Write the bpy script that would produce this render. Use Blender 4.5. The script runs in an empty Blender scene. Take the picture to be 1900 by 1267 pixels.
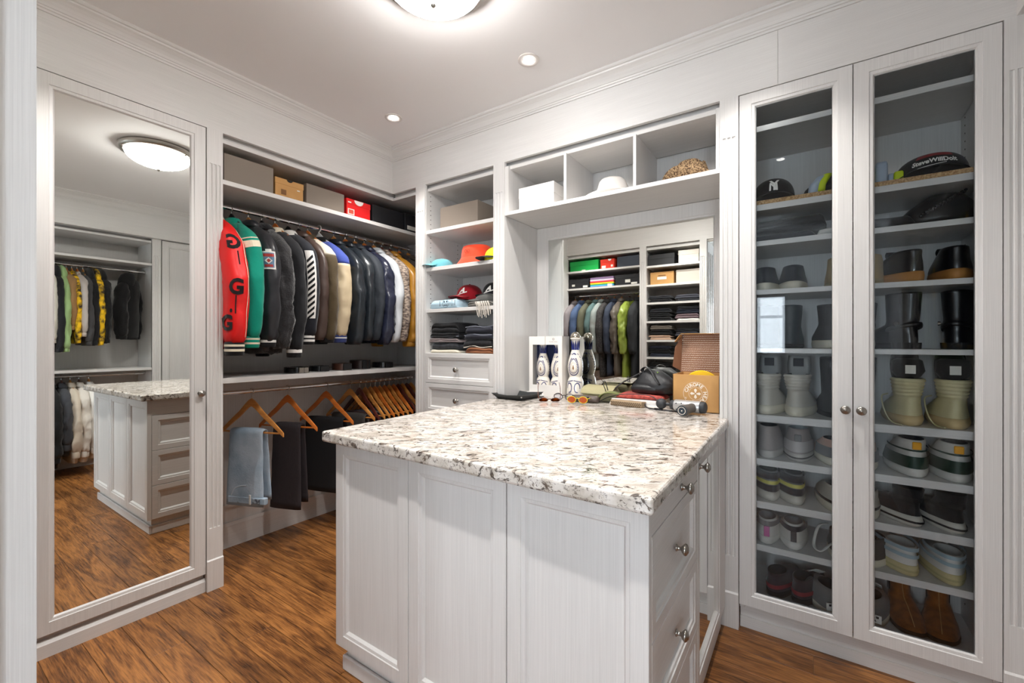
import bpy, bmesh, math, random
from mathutils import Vector, Matrix, noise
random.seed(7)
S = bpy.context.scene
COL = S.collection
PI = math.pi

# ------------------------------------------------------------------ camera, world, lights, exposure
cam_d = bpy.data.cameras.new('camera'); cam = bpy.data.objects.new('camera', cam_d); COL.objects.link(cam)
cam.location = (2.49, -2.127, 1.25)
cam.rotation_euler = (PI/2, 0, math.atan(549/808))
cam_d.sensor_width = 36; cam_d.lens = 808/1900*36; cam_d.shift_y = 1.5/1900; cam_d.clip_start = .02
S.camera = cam
S.view_settings.view_transform = 'Standard'; S.view_settings.look = 'None'
S.view_settings.gamma = 1; S.view_settings.use_curve_mapping = False
S.view_settings.exposure = 1.02
S.cycles.use_denoising = True
S.cycles.max_bounces = 10; S.cycles.diffuse_bounces = 6; S.cycles.glossy_bounces = 5
S.cycles.transparent_max_bounces = 12; S.cycles.transmission_bounces = 4
S.cycles.sample_clamp_indirect = 6; S.cycles.blur_glossy = .5
S.cycles.caustics_reflective = False; S.cycles.caustics_refractive = False
W = bpy.data.worlds.new('sky'); S.world = W; W.use_nodes = True
W.node_tree.nodes['Background'].inputs[0].default_value = (.75, .87, 1, 1)
W.node_tree.nodes['Background'].inputs[1].default_value = 1.0

CEIL = 2.63
def light(kind, name, loc, power, color, rot=(0, 0, 0), **kw):
    d = bpy.data.lights.new(name, kind); d.energy = power; d.color = color
    for k, v in kw.items(): setattr(d, k, v)
    o = bpy.data.objects.new(name, d); COL.objects.link(o); o.location = loc; o.rotation_euler = rot
    return o
WARM = (1, .97, .93); COOL = (.80, .90, 1)
DOWN = [(.385, -.323), (1.362, -.323), (2.32, -.323), (.385, -1.70), (1.362, -1.70), (2.32, -1.70)]
for x, y in DOWN:
    light('SPOT', 'downlight_beam', (x, y, CEIL-.035), 34, WARM, spot_size=math.radians(100), spot_blend=1.0, shadow_soft_size=.022)
# daylight entering the next room through its window; the second lamp is added fill
light('AREA', 'window_and_fill_light', (2.05, -5.12, 1.5), 7, COOL, (PI/2, 0, 0), shape='RECTANGLE', size=.34, size_y=.8)
light('AREA', 'window_and_fill_light', (3.86, -5.12, 1.5), 3, COOL, (PI/2, 0, 0), shape='RECTANGLE', size=.85, size_y=1.3)  # fill lamp at a made-up second window, added for more cool light

# ------------------------------------------------------------------ materials
MATS = {}
def _n(nt, t, **kw):
    n = nt.nodes.new(t)
    for k, v in kw.items():
        if k in n.inputs: n.inputs[k].default_value = v
        else: setattr(n, k, v)
    return n
def s2l(c):
    return tuple((x/255/12.92 if x <= 10 else ((x/255+.055)/1.055)**2.4) for x in c)
def mat(name, rgb, rough=.5, metal=0, spec=.5, bump=None, coat=0, var=None, emit=None, alpha=None, sheen=0):
    """rgb in 0..255 sRGB. bump=(scale, strength[, stretch xyz]); var=(scale, rgb2[, stretch]) mottles to a second colour."""
    if name in MATS: return MATS[name]
    m = bpy.data.materials.new(name); m.use_nodes = True; nt = m.node_tree; b = nt.nodes['Principled BSDF']
    c = s2l(rgb) + (1,)
    b.inputs['Base Color'].default_value = c; b.inputs['Roughness'].default_value = rough
    b.inputs['Metallic'].default_value = metal; b.inputs['Specular IOR Level'].default_value = spec
    b.inputs['Coat Weight'].default_value = coat; b.inputs['Sheen Weight'].default_value = sheen
    if emit:
        b.inputs['Emission Color'].default_value = tuple(emit[0]) + (1,); b.inputs['Emission Strength'].default_value = emit[1]
    if bump or var:
        tc = _n(nt, 'ShaderNodeTexCoord')
        def tex(scale, stretch, detail=4):
            mp = _n(nt, 'ShaderNodeMapping'); nt.links.new(tc.outputs['Object'], mp.inputs[0])
            mp.inputs['Scale'].default_value = stretch
            n = _n(nt, 'ShaderNodeTexNoise', Scale=scale, Detail=detail); nt.links.new(mp.outputs[0], n.inputs[0]); return n
        if bump:
            n = tex(bump[0], bump[2] if len(bump) > 2 else (1, 1, 1)); bp = _n(nt, 'ShaderNodeBump', Strength=bump[1], Distance=.004)
            nt.links.new(n.outputs[0], bp.inputs['Height']); nt.links.new(bp.outputs[0], b.inputs['Normal'])
        if var:
            n = tex(var[0], var[2] if len(var) > 2 else (1, 1, 1)); r = _n(nt, 'ShaderNodeValToRGB')
            r.color_ramp.elements[0].position = .38; r.color_ramp.elements[1].position = .62
            r.color_ramp.elements[0].color = c; r.color_ramp.elements[1].color = s2l(var[1]) + (1,)
            nt.links.new(n.outputs[0], r.inputs[0]); nt.links.new(r.outputs[0], b.inputs['Base Color'])
    MATS[name] = m; return m
def fabric(name, rgb, rgb2=None, rough=.85, b=(90, .25), sheen=.15):
    return mat(name, rgb, rough, bump=b, var=(35, rgb2) if rgb2 else None, sheen=sheen, spec=.25)

def laminate(name, st):
    m = bpy.data.materials.new(name); m.use_nodes = True; nt = m.node_tree; b = nt.nodes['Principled BSDF']
    tc = _n(nt, 'ShaderNodeTexCoord')
    def tex(k, sc, det):
        mp = _n(nt, 'ShaderNodeMapping'); mp.inputs['Scale'].default_value = tuple(.9 if s == 0 else s*k for s in st)
        nt.links.new(tc.outputs['Object'], mp.inputs[0])
        n = _n(nt, 'ShaderNodeTexNoise', Scale=sc, Detail=det, Roughness=.6); nt.links.new(mp.outputs[0], n.inputs[0]); return n
    a = tex(1, 4.6, 3); c = tex(.16, 1.6, 2)
    mx = _n(nt, 'ShaderNodeMath', operation='MULTIPLY_ADD'); nt.links.new(c.outputs[0], mx.inputs[0]); mx.inputs[1].default_value = .25
    nt.links.new(a.outputs[0], mx.inputs[2])
    r = _n(nt, 'ShaderNodeValToRGB'); e = r.color_ramp.elements
    e[0].position = .42; e[0].color = s2l((207, 205, 203)) + (1,); e[1].position = .84; e[1].color = s2l((221, 219, 217)) + (1,)
    nt.links.new(mx.outputs[0], r.inputs[0]); nt.links.new(r.outputs[0], b.inputs['Base Color'])
    bp = _n(nt, 'ShaderNodeBump', Strength=.10, Distance=.002); nt.links.new(a.outputs[0], bp.inputs['Height']); nt.links.new(bp.outputs[0], b.inputs['Normal'])
    b.inputs['Roughness'].default_value = .36; b.inputs['Specular IOR Level'].default_value = .45
    MATS[name] = m; return m
LV = laminate('laminate_vertical', (120, 120, 0))
LX = laminate('laminate_along_x', (0, 120, 120))
LY = laminate('laminate_along_y', (120, 0, 120))

def granite():
    m = bpy.data.materials.new('granite'); m.use_nodes = True; nt = m.node_tree; b = nt.nodes['Principled BSDF']
    tc = _n(nt, 'ShaderNodeTexCoord')
    def tex(sc, st, det, dist, rot=.62, rough=.55):
        mp = _n(nt, 'ShaderNodeMapping'); mp.inputs['Rotation'].default_value = (0, 0, -rot)
        mp2 = _n(nt, 'ShaderNodeMapping'); mp2.inputs['Scale'].default_value = st
        nt.links.new(tc.outputs['Object'], mp.inputs[0]); nt.links.new(mp.outputs[0], mp2.inputs[0])
        n = _n(nt, 'ShaderNodeTexNoise', Scale=sc, Detail=det, Distortion=dist, Roughness=rough); nt.links.new(mp2.outputs[0], n.inputs[0]); return n
    def ramp(src, stops):
        r = _n(nt, 'ShaderNodeValToRGB'); e = r.color_ramp.elements
        while len(e) < len(stops): e.new(.5)
        for i, (p, c) in enumerate(stops): e[i].position = p; e[i].color = (s2l(c) + (1,)) if isinstance(c, tuple) else (c, c, c, 1)
        nt.links.new(src.outputs[0], r.inputs[0]); return r
    base = ramp(tex(14, (1, 1.6, 1.4), 5, .6), [(.35, (178, 169, 158)), (.5, (204, 197, 189)), (.68, (219, 214, 209))])
    v1 = ramp(tex(11.5, (1, 2.1, 1.9), 9, 2.3, rough=.68), [(.543, 0.0), (.580, .88), (.64, 1.0)])
    v2 = ramp(tex(34, (1, 2.3, 2.0), 5, 2.0, rot=1.1), [(.592, 0.0), (.65, .8)])
    v3 = ramp(tex(60, (1, 1, 1), 3, 0), [(.66, 0.0), (.70, .5)])
    dark = ramp(tex(70, (1, 1, 1), 3, 0), [(.35, (52, 47, 46)), (.65, (112, 99, 88))])
    def mixc(fac, A, B):
        x = _n(nt, 'ShaderNodeMix', data_type='RGBA'); nt.links.new(fac.outputs[0], x.inputs[0])
        nt.links.new(A, x.inputs[6]); nt.links.new(B, x.inputs[7]); return x.outputs[2]
    c = mixc(v1, base.outputs[0], dark.outputs[0]); c = mixc(v2, c, dark.outputs[0]); c = mixc(v3, c, dark.outputs[0])
    nt.links.new(c, b.inputs['Base Color']); b.inputs['Roughness'].default_value = .12
    return m
GRAN = granite()

def plank_mat():
    m = bpy.data.materials.new('oak_plank'); m.use_nodes = True; nt = m.node_tree; b = nt.nodes['Principled BSDF']
    tc = _n(nt, 'ShaderNodeTexCoord'); oi = _n(nt, 'ShaderNodeObjectInfo')
    add = _n(nt, 'ShaderNodeVectorMath', operation='ADD'); mul = _n(nt, 'ShaderNodeMath', operation='MULTIPLY'); mul.inputs[1].default_value = 37
    nt.links.new(oi.outputs['Random'], mul.inputs[0]); nt.links.new(tc.outputs['Object'], add.inputs[0]); nt.links.new(mul.outputs[0], add.inputs[1])
    mp = _n(nt, 'ShaderNodeMapping'); mp.inputs['Scale'].default_value = (.55, 5.2, 1); nt.links.new(add.outputs[0], mp.inputs[0])
    warp = _n(nt, 'ShaderNodeTexNoise', Scale=1.8, Detail=3, Distortion=.6); nt.links.new(mp.outputs[0], warp.inputs[0])
    w = _n(nt, 'ShaderNodeMath', operation='MULTIPLY'); w.inputs[1].default_value = 40; nt.links.new(warp.outputs[0], w.inputs[0])
    sn = _n(nt, 'ShaderNodeMath', operation='SINE'); nt.links.new(w.outputs[0], sn.inputs[0])
    mp2 = _n(nt, 'ShaderNodeMapping'); mp2.inputs['Scale'].default_value = (5, 90, 1); nt.links.new(add.outputs[0], mp2.inputs[0])
    fine = _n(nt, 'ShaderNodeTexNoise', Scale=2.2, Detail=6, Roughness=.65); nt.links.new(mp2.outputs[0], fine.inputs[0])
    mp3 = _n(nt, 'ShaderNodeMapping'); mp3.inputs['Scale'].default_value = (2, 5, 1); nt.links.new(add.outputs[0], mp3.inputs[0])
    blot = _n(nt, 'ShaderNodeTexNoise', Scale=2.4, Detail=3); nt.links.new(mp3.outputs[0], blot.inputs[0])
    a = _n(nt, 'ShaderNodeMath', operation='MULTIPLY_ADD'); nt.links.new(sn.outputs[0], a.inputs[0]); a.inputs[1].default_value = .085; nt.links.new(fine.outputs[0], a.inputs[2])
    c = _n(nt, 'ShaderNodeMath', operation='MULTIPLY_ADD'); nt.links.new(blot.outputs[0], c.inputs[0]); c.inputs[1].default_value = .35; nt.links.new(a.outputs[0], c.inputs[2])
    r = _n(nt, 'ShaderNodeValToRGB'); e = r.color_ramp.elements
    for _ in range(2): e.new(.5)
    for i, (p, q) in enumerate([(.40, (48, 27, 14)), (.62, (116, 73, 37)), (.86, (162, 108, 57)), (1.0, (162, 108, 57))]): e[i].position = min(1, p); e[i].color = s2l(q) + (1,)
    nt.links.new(c.outputs[0], r.inputs[0])
    hv = _n(nt, 'ShaderNodeHueSaturation'); mr = _n(nt, 'ShaderNodeMapRange'); mr.inputs['To Min'].default_value = .85; mr.inputs['To Max'].default_value = 1.18
    nt.links.new(oi.outputs['Random'], mr.inputs[0]); nt.links.new(mr.outputs[0], hv.inputs['Value']); nt.links.new(r.outputs[0], hv.inputs['Color'])
    nt.links.new(hv.outputs[0], b.inputs['Base Color'])
    bp = _n(nt, 'ShaderNodeBump', Strength=.35, Distance=.002); nt.links.new(a.outputs[0], bp.inputs['Height']); nt.links.new(bp.outputs[0], b.inputs['Normal'])
    b.inputs['Roughness'].default_value = .38; b.inputs['Specular IOR Level'].default_value = .45
    return m
PLANK = plank_mat()
def glass_mat(name, tint, refl=1.0):
    m = bpy.data.materials.new(name); m.use_nodes = True; nt = m.node_tree; nt.nodes.remove(nt.nodes['Principled BSDF'])
    o = nt.nodes['Material Output']; t = _n(nt, 'ShaderNodeBsdfTransparent'); t.inputs[0].default_value = tint + (1,)
    g = _n(nt, 'ShaderNodeBsdfGlossy', Roughness=0.0); fr = _n(nt, 'ShaderNodeFresnel', IOR=1.3); mx = _n(nt, 'ShaderNodeMixShader')
    nt.links.new(fr.outputs[0], mx.inputs[0]); nt.links.new(t.outputs[0], mx.inputs[1]); nt.links.new(g.outputs[0], mx.inputs[2]); nt.links.new(mx.outputs[0], o.inputs[0])
    MATS[name] = m; return m
GLASS = glass_mat('door_glass', (.965, .98, .985))
CLEAR = glass_mat('clear_glass', (.96, .97, .97))
MIRROR = mat('mirror_silver', (238, 240, 236), .0, 1)
CHROME = mat('chrome', (225, 225, 225), .08, 1)
NICKEL = mat('satin_nickel', (170, 166, 160), .28, 1)
WHITE = mat('ceiling_white', (232, 230, 230), .7, spec=.2)
DARKGAP = mat('dark_gap', (30, 26, 22), .8)
WOODH = mat('hanger_wood', (196, 128, 62), .35, coat=.3, var=(8, (214, 148, 76), (1, 1, 6)))
WOODH2 = mat('hanger_wood_orange', (204, 108, 40), .35, coat=.3, var=(8, (214, 126, 54), (1, 1, 6)))
WOODD = mat('hanger_wood_dark', (92, 44, 34), .35, coat=.3)
BLACKP = mat('black_plastic', (24, 24, 26), .4)
IVORY = mat('ivory_plastic', (226, 226, 224), .4)

# ------------------------------------------------------------------ geometry helpers
class G:
    def __init__(s): s.v = []; s.f = []
    def box(s, x0, x1, y0, y1, z0, z1):
        n = len(s.v); s.v += [(x, y, z) for z in (z0, z1) for x, y in ((x0, y0), (x1, y0), (x1, y1), (x0, y1))]
        s.f += [tuple(n+i for i in q) for q in ((3, 2, 1, 0), (4, 5, 6, 7), (0, 1, 5, 4), (1, 2, 6, 5), (2, 3, 7, 6), (3, 0, 4, 7))]; return s
    def poly(s, pts):
        n = len(s.v); s.v += [tuple(p) for p in pts]; s.f.append(tuple(range(n, n+len(pts)))); return s
    def prism(s, pts, d):
        """closed solid: polygon pts (3D) extruded by vector d"""
        n = len(s.v); k = len(pts); s.v += [tuple(p) for p in pts] + [tuple(a+b for a, b in zip(p, d)) for p in pts]
        s.f += [tuple(range(n, n+k))[::-1], tuple(range(n+k, n+2*k))] + [(n+i, n+(i+1) % k, n+k+(i+1) % k, n+k+i) for i in range(k)]; return s
    def loft(s, rings, cap0=True, cap1=True, closed=True):
        n = len(s.v); k = len(rings[0])
        for r in rings: s.v += [tuple(p) for p in r]
        for j in range(len(rings)-1):
            for i in range(k if closed else k-1):
                s.f.append((n+j*k+i, n+j*k+(i+1) % k, n+(j+1)*k+(i+1) % k, n+(j+1)*k+i))
        if cap0: s.f.append(tuple(range(n, n+k))[::-1])
        if cap1: s.f.append(tuple(range(n+(len(rings)-1)*k, n+len(rings)*k)))
        return s
    def lathe(s, prof, n=20, c=(0, 0, 0), axis=2, cap0=True, cap1=True):
        rs = []
        for r, z in prof:
            ring = []
            for i in range(n):
                a = 2*PI*i/n; p = (r*math.cos(a), r*math.sin(a), z)
                if axis == 0: p = (p[2], p[0], p[1])
                if axis == 1: p = (p[1], p[2], p[0])
                ring.append((p[0]+c[0], p[1]+c[1], p[2]+c[2]))
            rs.append(ring)
        return s.loft(rs, cap0, cap1)
    def tube(s, pts, r, n=8, cap=True, ry=None, up=(0, 0, 1), closed=False):
        pts = [Vector(p) for p in pts]; m = len(pts); rs = []
        for i, p in enumerate(pts):
            a = pts[(i-1) % m] if (i or closed) else p; b = pts[(i+1) % m] if (i < m-1 or closed) else p
            t = (b-a).normalized(); u = Vector(up)
            if abs(t.dot(u)) > .98: u = Vector((0, 1, 0)) if abs(t.y) < .9 else Vector((1, 0, 0))
            sd = t.cross(u).normalized(); w = sd.cross(t)
            ra = r[i] if isinstance(r, (list, tuple)) else r
            rb = ra if ry is None else (ry[i] if isinstance(ry, (list, tuple)) else ry)
            rs.append([p+sd*(ra*math.cos(2*PI*k/n))+w*(rb*math.sin(2*PI*k/n)) for k in range(n)])
        if closed: rs.append(rs[0]); return s.loft(rs, False, False)
        return s.loft(rs, cap, cap)
    def xf(s, fn): s.v = [tuple(fn(p)) for p in s.v]; return s
    def build(s, name, m, parent=None, smooth=False, bevel=0, kind=None, label=None, seg=1):
        me = bpy.data.meshes.new(name); me.from_pydata(s.v, [], s.f); me.validate()
        bm = bmesh.new(); bm.from_mesh(me); bmesh.ops.recalc_face_normals(bm, faces=bm.faces); bm.to_mesh(me); bm.free()
        if smooth:
            me.polygons.foreach_set('use_smooth', [True]*len(me.polygons))
        if m: me.materials.append(m)
        o = bpy.data.objects.new(name, me); COL.objects.link(o)
        if parent: o.parent = parent
        if kind: o['kind'] = kind
        if label: o['label'] = label
        if bevel:
            b = o.modifiers.new('bevel', 'BEVEL'); b.width = bevel; b.segments = seg; b.limit_method = 'ANGLE'; b.angle_limit = .6
        if smooth and smooth != 'all':
            try:
                me.set_sharp_from_angle(angle=.9)
            except Exception: pass
        return o
def cr(pts, n=5):
    P = [Vector(p) for p in pts]; P = [P[0]*2-P[1]]+P+[P[-1]*2-P[-2]]; out = []
    for i in range(1, len(P)-2):
        for k in range(n):
            t = k/n; a, b, c, d = P[i-1:i+3]
            out.append(tuple(.5*((2*b)+(c-a)*t+(2*a-5*b+4*c-d)*t*t+(3*b-3*c+d-a)*t**3)))
    return out+[tuple(P[-2])]
def soft(x0, x1, y0, y1, z0, z1, seed=1, amp=.003):
    cx, cy, rx, ry = (x0+x1)/2, (y0+y1)/2, (x1-x0)/2, (y1-y0)/2
    return G().loft([[nz(p, 16, amp, seed) for p in ell(cx, cy, z0+(z1-z0)*q, rx*k, ry*k, 20, 5)] for q, k in ((0, .94), (.1, 1), (.5, 1.0), (.88, .97), (1, .8))])
def nz(p, sc, amp, seed=0):
    v = noise.noise_vector(Vector((p[0]*sc+seed*3.7, p[1]*sc+seed*1.3, p[2]*sc)))
    return (p[0]+v[0]*amp, p[1]+v[1]*amp, p[2]+v[2]*amp)
def thing(name, label, cat, loc=(0, 0, 0), rz=0, group=None, rx=0, ry=0):
    o = bpy.data.objects.new(name, None); COL.objects.link(o); o.location = loc; o.rotation_euler = (rx, ry, rz)
    o.empty_display_size = .05; return tag(o, label, cat, group)
def tag(o, label, cat, group=None):
    o['label'] = label; o['category'] = cat
    if group: o['group'] = group
    return o
def dup(root, loc, rz=0, label=None, group=None, scale=None):
    r = root.copy(); COL.objects.link(r); r.location = loc; r.rotation_euler = (0, 0, rz)
    if label: r['label'] = label
    if group: r['group'] = group
    if scale: r.scale = scale
    for ch in root.children:
        c = ch.copy(); COL.objects.link(c); c.parent = r
        for g in ch.children:
            d = g.copy(); COL.objects.link(d); d.parent = c
    return r
def text2d(body, size, bold=0.0, align='CENTER'):
    cu = bpy.data.curves.new('t', 'FONT'); cu.body = body; cu.size = size; cu.align_x = align; cu.align_y = 'CENTER'; cu.offset = bold; cu.resolution_u = 3
    o = bpy.data.objects.new('t', cu); COL.objects.link(o); bpy.context.view_layer.update()
    me = bpy.data.meshes.new_from_object(o.evaluated_get(bpy.context.evaluated_depsgraph_get()))
    bm = bmesh.new(); bm.from_mesh(me); bmesh.ops.triangulate(bm, faces=bm.faces)
    for _ in range(3):
        ed = [e for e in bm.edges if e.calc_length() > size*.13]
        if ed: bmesh.ops.subdivide_edges(bm, edges=ed, cuts=1); bmesh.ops.triangulate(bm, faces=bm.faces)
    bm.to_mesh(me); bm.free()
    vs = [(v.co.x, v.co.y) for v in me.vertices]; fs = [tuple(p.vertices) for p in me.polygons]
    bpy.data.objects.remove(o); bpy.data.curves.remove(cu); bpy.data.meshes.remove(me); return vs, fs
def decal(name, vs, fs, fn, m, parent, label=None):
    g = G(); g.v = [tuple(fn(x, y)) for x, y in vs]; g.f = fs
    me = bpy.data.meshes.new(name); me.from_pydata(g.v, [], g.f); me.materials.append(m)
    o = bpy.data.objects.new(name, me); COL.objects.link(o); o.parent = parent
    if label: o['label'] = label
    return o
class Fr:
    """a wall face: u along the wall, n out of it into the room, z up"""
    def __init__(s, o, u, n): s.o = o; s.u = u; s.n = n
    def __call__(s, u, n, z): return (s.o[0]+s.u[0]*u+s.n[0]*n, s.o[1]+s.u[1]*u+s.n[1]*n, z)
    def box(s, g, u0, u1, n0, n1, z0, z1):
        a = s(u0, n0, z0); b = s(u1, n1, z1)
        return g.box(min(a[0], b[0]), max(a[0], b[0]), min(a[1], b[1]), max(a[1], b[1]), z0, z1)
    @property
    def lam(s): return LY if s.u[1] else LX
FL = Fr((0, 0), (0, 1), (1, 0)); FB = Fr((0, 0), (1, 0), (0, -1))
FF = Fr((0, -2.01), (1, 0), (0, 1)); FR = Fr((3.11, 0), (0, 1), (-1, 0))
def rect(F, u0, u1, z0, z1, n): return [F(u0, n, z0), F(u1, n, z0), F(u1, n, z1), F(u0, n, z1)]
def shaker(F, u0, u1, z0, z1, name, parent, m=None, frame=.055, n0=0.0, thick=.019, field=-.0135, open_=False, fb=None):
    """a framed front with a moulded inner bead; open_ leaves the middle empty for glass or mirror"""
    g = G(); fb = fb or frame
    prof = [(0, -thick), (0, -.001), (.001, 0), (frame-.018, 0), (frame-.016, -.003), (frame-.006, -.0045), (frame, -.0125)]
    if open_: prof += [(frame, -thick)]
    else: prof += [(frame+.001, field)]
    rs = [rect(F, u0+i, u1-i, z0+i, z1-i, n0+d) for i, d in prof]
    if open_: g.loft(rs+[rs[0]], False, False)
    else: g.loft(rs, True, True)
    return g.build(name, m or LV, parent)
def knob(F, u, z, parent, n=0, name='knob'):
    g = G(); c = F(u, n, z); ax = 0 if F.n[0] else 1; sg = F.n[0] or F.n[1]
    pr = [(.0001, 0), (.010, 0), (.010, .003), (.006, .006), (.0055, .014), (.012, .019), (.0165, .024), (.0165, .027), (.013, .031), (.010, .0305), (.008, .034), (.0001, .035)]
    g.lathe([(r, h*sg) for r, h in pr], 14, c, ax); return g.build(name, NICKEL, parent, smooth='all')
TRIM = [0]
def struct(name, g, m, parent=None, **kw): return g.build(name, m, parent, kind=None if parent else 'structure', **kw)
def pilaster(F, u0, u1, name='trim_1', n=.004, depth=.02, z1=2.326):
    g = G(); w = u1-u0; z0 = .156; a, b = .312, 2.152
    F.box(g, u0, u1, -depth, n, z0, a); F.box(g, u0, u1, -depth, n, b, z1)
    # fluted length: three round grooves
    pts = [(u0, -depth), (u0, n)]
    for k in range(3):
        c = u0+w*(.25+.25*k); r = .0065
        pts += [(c+r*math.cos(t), n-r*math.sin(t)*.8) for t in [PI - PI*i/6 for i in range(7)]]
    pts += [(u1, n), (u1, -depth)]
    g.loft([[F(u, m_, a) for u, m_ in pts], [F(u, m_, b) for u, m_ in pts]])
    o = struct(name, g, LV)
    h = G(); F.box(h, u0-.001, u1+.001, -depth, n+.006, 0, z0-.006)
    h.loft([rect2(F, u0-.001, u1+.001, -depth, n+.006, z0-.006), rect2(F, u0, u1, -depth, n+.001, z0)])
    h.build('base_block', LV, o); return o
def rect2(F, u0, u1, n0, n1, z): return [F(u0, n0, z), F(u1, n0, z), F(u1, n1, z), F(u0, n1, z)]
def board(F, u0, u1, n0, n1, z0, z1, name, parent, m=None, bevel=.001):
    return F.box(G(), u0, u1, n0, n1, z0, z1).build(name, m or F.lam, parent, bevel=bevel)
# ================================================================== the room
D = .43      # depth of the closets behind the face line
fl = struct('floor', G().box(-.47, 3.56, -2.62, .46, -.04, -.003), mat('seam_glint', (128, 92, 56), .7))  # slab coloured pale so the plank seams look like they glint
rows = []
y = -.010; r = 0
while y < .46: y += .125
rng = random.Random(3)
row = 0; first = {}
while y > -2.62:
    y0 = max(y-.125, -2.62)
    k = round((-.010 - y)/.125)   # row number counted from the back seam
    joints = {0: [2.508, 1.2], 11: [.335, 1.9]}.get(k) or sorted([rng.uniform(.2, 1.3), rng.uniform(1.7, 3.2)])
    xs = [-.47]+sorted(joints)+[3.56]
    for a, b in zip(xs, xs[1:]):
        key = round(b-a, 3)
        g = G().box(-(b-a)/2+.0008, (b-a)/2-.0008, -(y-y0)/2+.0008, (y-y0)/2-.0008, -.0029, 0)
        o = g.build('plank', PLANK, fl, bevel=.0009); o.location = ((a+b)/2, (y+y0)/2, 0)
    y = y0
struct('floor', G().box(.6, 4.4, -5.2, -2.62, -.04, 0), mat('pale_tile', (205, 205, 203), .25))
struct('ceiling', G().box(-.47, 3.56, -2.62, .46, CEIL, CEIL+.05), WHITE)
struct('ceiling', G().box(.6, 4.4, -5.25, -2.62, CEIL, CEIL+.05), WHITE)
struct('wall_left', G().box(-.52, -D-.015, -2.62, .5, -.04, CEIL), LV)
struct('wall_back', G().box(-.52, 3.6, D, D+.06, -.04, CEIL), LV)
struct('wall_right', G().box(3.56, 3.61, -2.62, .5, -.04, CEIL), LV)
struct('wall_front', G().box(-.52, 1.62, -2.60, -2.01-D-.01, -.04, CEIL), LV)
struct('wall_front', G().box(3.06, 3.6, -2.60, -2.03, -.04, CEIL), LV)
struct('wall_front', G().box(1.62, 3.06, -2.60, -2.05, 2.33, CEIL), LV)
PW = mat('painted_wall', (226, 228, 230), .7)
struct('wall_left', G().box(.55, .6, -5.25, -2.6, -.04, CEIL), PW)
struct('wall_right', G().box(4.4, 4.45, -5.25, -2.6, -.04, CEIL), PW)
g = G()
X = [.55, 1.88, 2.22, 3.42, 4.3, 4.45]
for a, b in ((0, 1), (2, 3), (4, 5)): g.box(X[a], X[b], -5.25, -5.2, -.04, CEIL)
g.box(1.88, 2.22, -5.25, -5.2, -.04, 1.08); g.box(1.88, 2.22, -5.25, -5.2, 1.92, CEIL)
g.box(3.42, 4.3, -5.25, -5.2, -.04, .8); g.box(3.42, 4.3, -5.25, -5.2, 2.2, CEIL)
struct('wall_front', g, PW)
for i, (x0, x1, z0, z1, zt) in enumerate([(1.88, 2.22, 1.08, 1.92, 1.62), (3.42, 4.3, .8, 2.2, 1.6)]):  # the wider second window is unseen, added to bring in more daylight
    g = G(); t = .03
    g.box(x0, x0+t, -5.24, -5.19, z0, z1); g.box(x1-t, x1, -5.24, -5.19, z0, z1); g.box(x0, x1, -5.24, -5.19, z0, z0+t); g.box(x0, x1, -5.24, -5.19, z1-t, z1)
    g.box(x0, x1, -5.24, -5.19, zt-.02, zt+.02); g.box(x0-.03, x1+.03, -5.22, -5.15, z0-.03, z0)
    w = struct('window_%d' % (i+1), g, mat('window_frame_white', (235, 236, 236), .4))
    G().box(x0, x1, -5.222, -5.219, z0, z1).build('pane', mat('bright_pane', (250, 252, 255), .5, emit=((.86, .94, 1), 8)), w)
struct('wall_left', G().box(.6, 1.62, -2.66, -2.60, -.04, CEIL), PW)
struct('wall_right', G().box(3.06, 4.4, -2.66, -2.60, -.04, CEIL), PW)

# fascias and crown mouldings all round
fa = {}
for nm, F, a, b in (('trim_left', FL, -2.01, 0), ('trim_back', FB, 0, 3.06), ('trim_front', FF, 0, 3.06)):
    g = G()
    if nm == 'trim_back':
        F.box(g, a, 2.3855, -.02, 0, 2.326, CEIL); F.box(g, 2.3865, b, -.02, 0, 2.326, CEIL)
    else: F.box(g, a, b, -.02, 0, 2.326, CEIL)
    F.box(g, a-(.4 if nm != 'trim_back' else .02), b+(.4 if nm == 'trim_left' else 0), -.05, -.04, 2.30, 2.40)
    fa[nm] = struct('trim_fascia_'+nm[5:], g, F.lam)
FR2 = Fr((3.06, 0), (0, 1), (-1, 0))
g = FR2.box(G(), -2.01, 0, -.07, 0, 2.326, CEIL); FR2.box(g, -2.01, 0, -.12, -.11, 2.30, 2.4); struct('trim_fascia_right', g, LY)
prof = [(0, 2.553), (.006, 2.553), (.008, 2.561), (.013, 2.563), (.015, 2.570), (.019, 2.571), (.024, 2.580), (.034, 2.594), (.046, 2.604), (.054, 2.609), (.056, 2.615), (.064, 2.617), (.068, 2.622), (.068, CEIL), (0, CEIL)]
def crown(F, u0, u1, nm):
    # mitred: at both ends the run is shortened by its own projection
    g = G(); g.loft([[F(u0+n, n, z) for n, z in prof], [F(u1-n, n, z) for n, z in prof]]); struct(nm, g, F.lam)
crown(FL, -2.01, 0, 'trim_crown_left'); crown(FB, 0, 3.06, 'trim_crown_back'); crown(FF, 0, 3.06, 'trim_crown_front')
crown(FR2, -2.01, 0, 'trim_crown_right')

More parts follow.
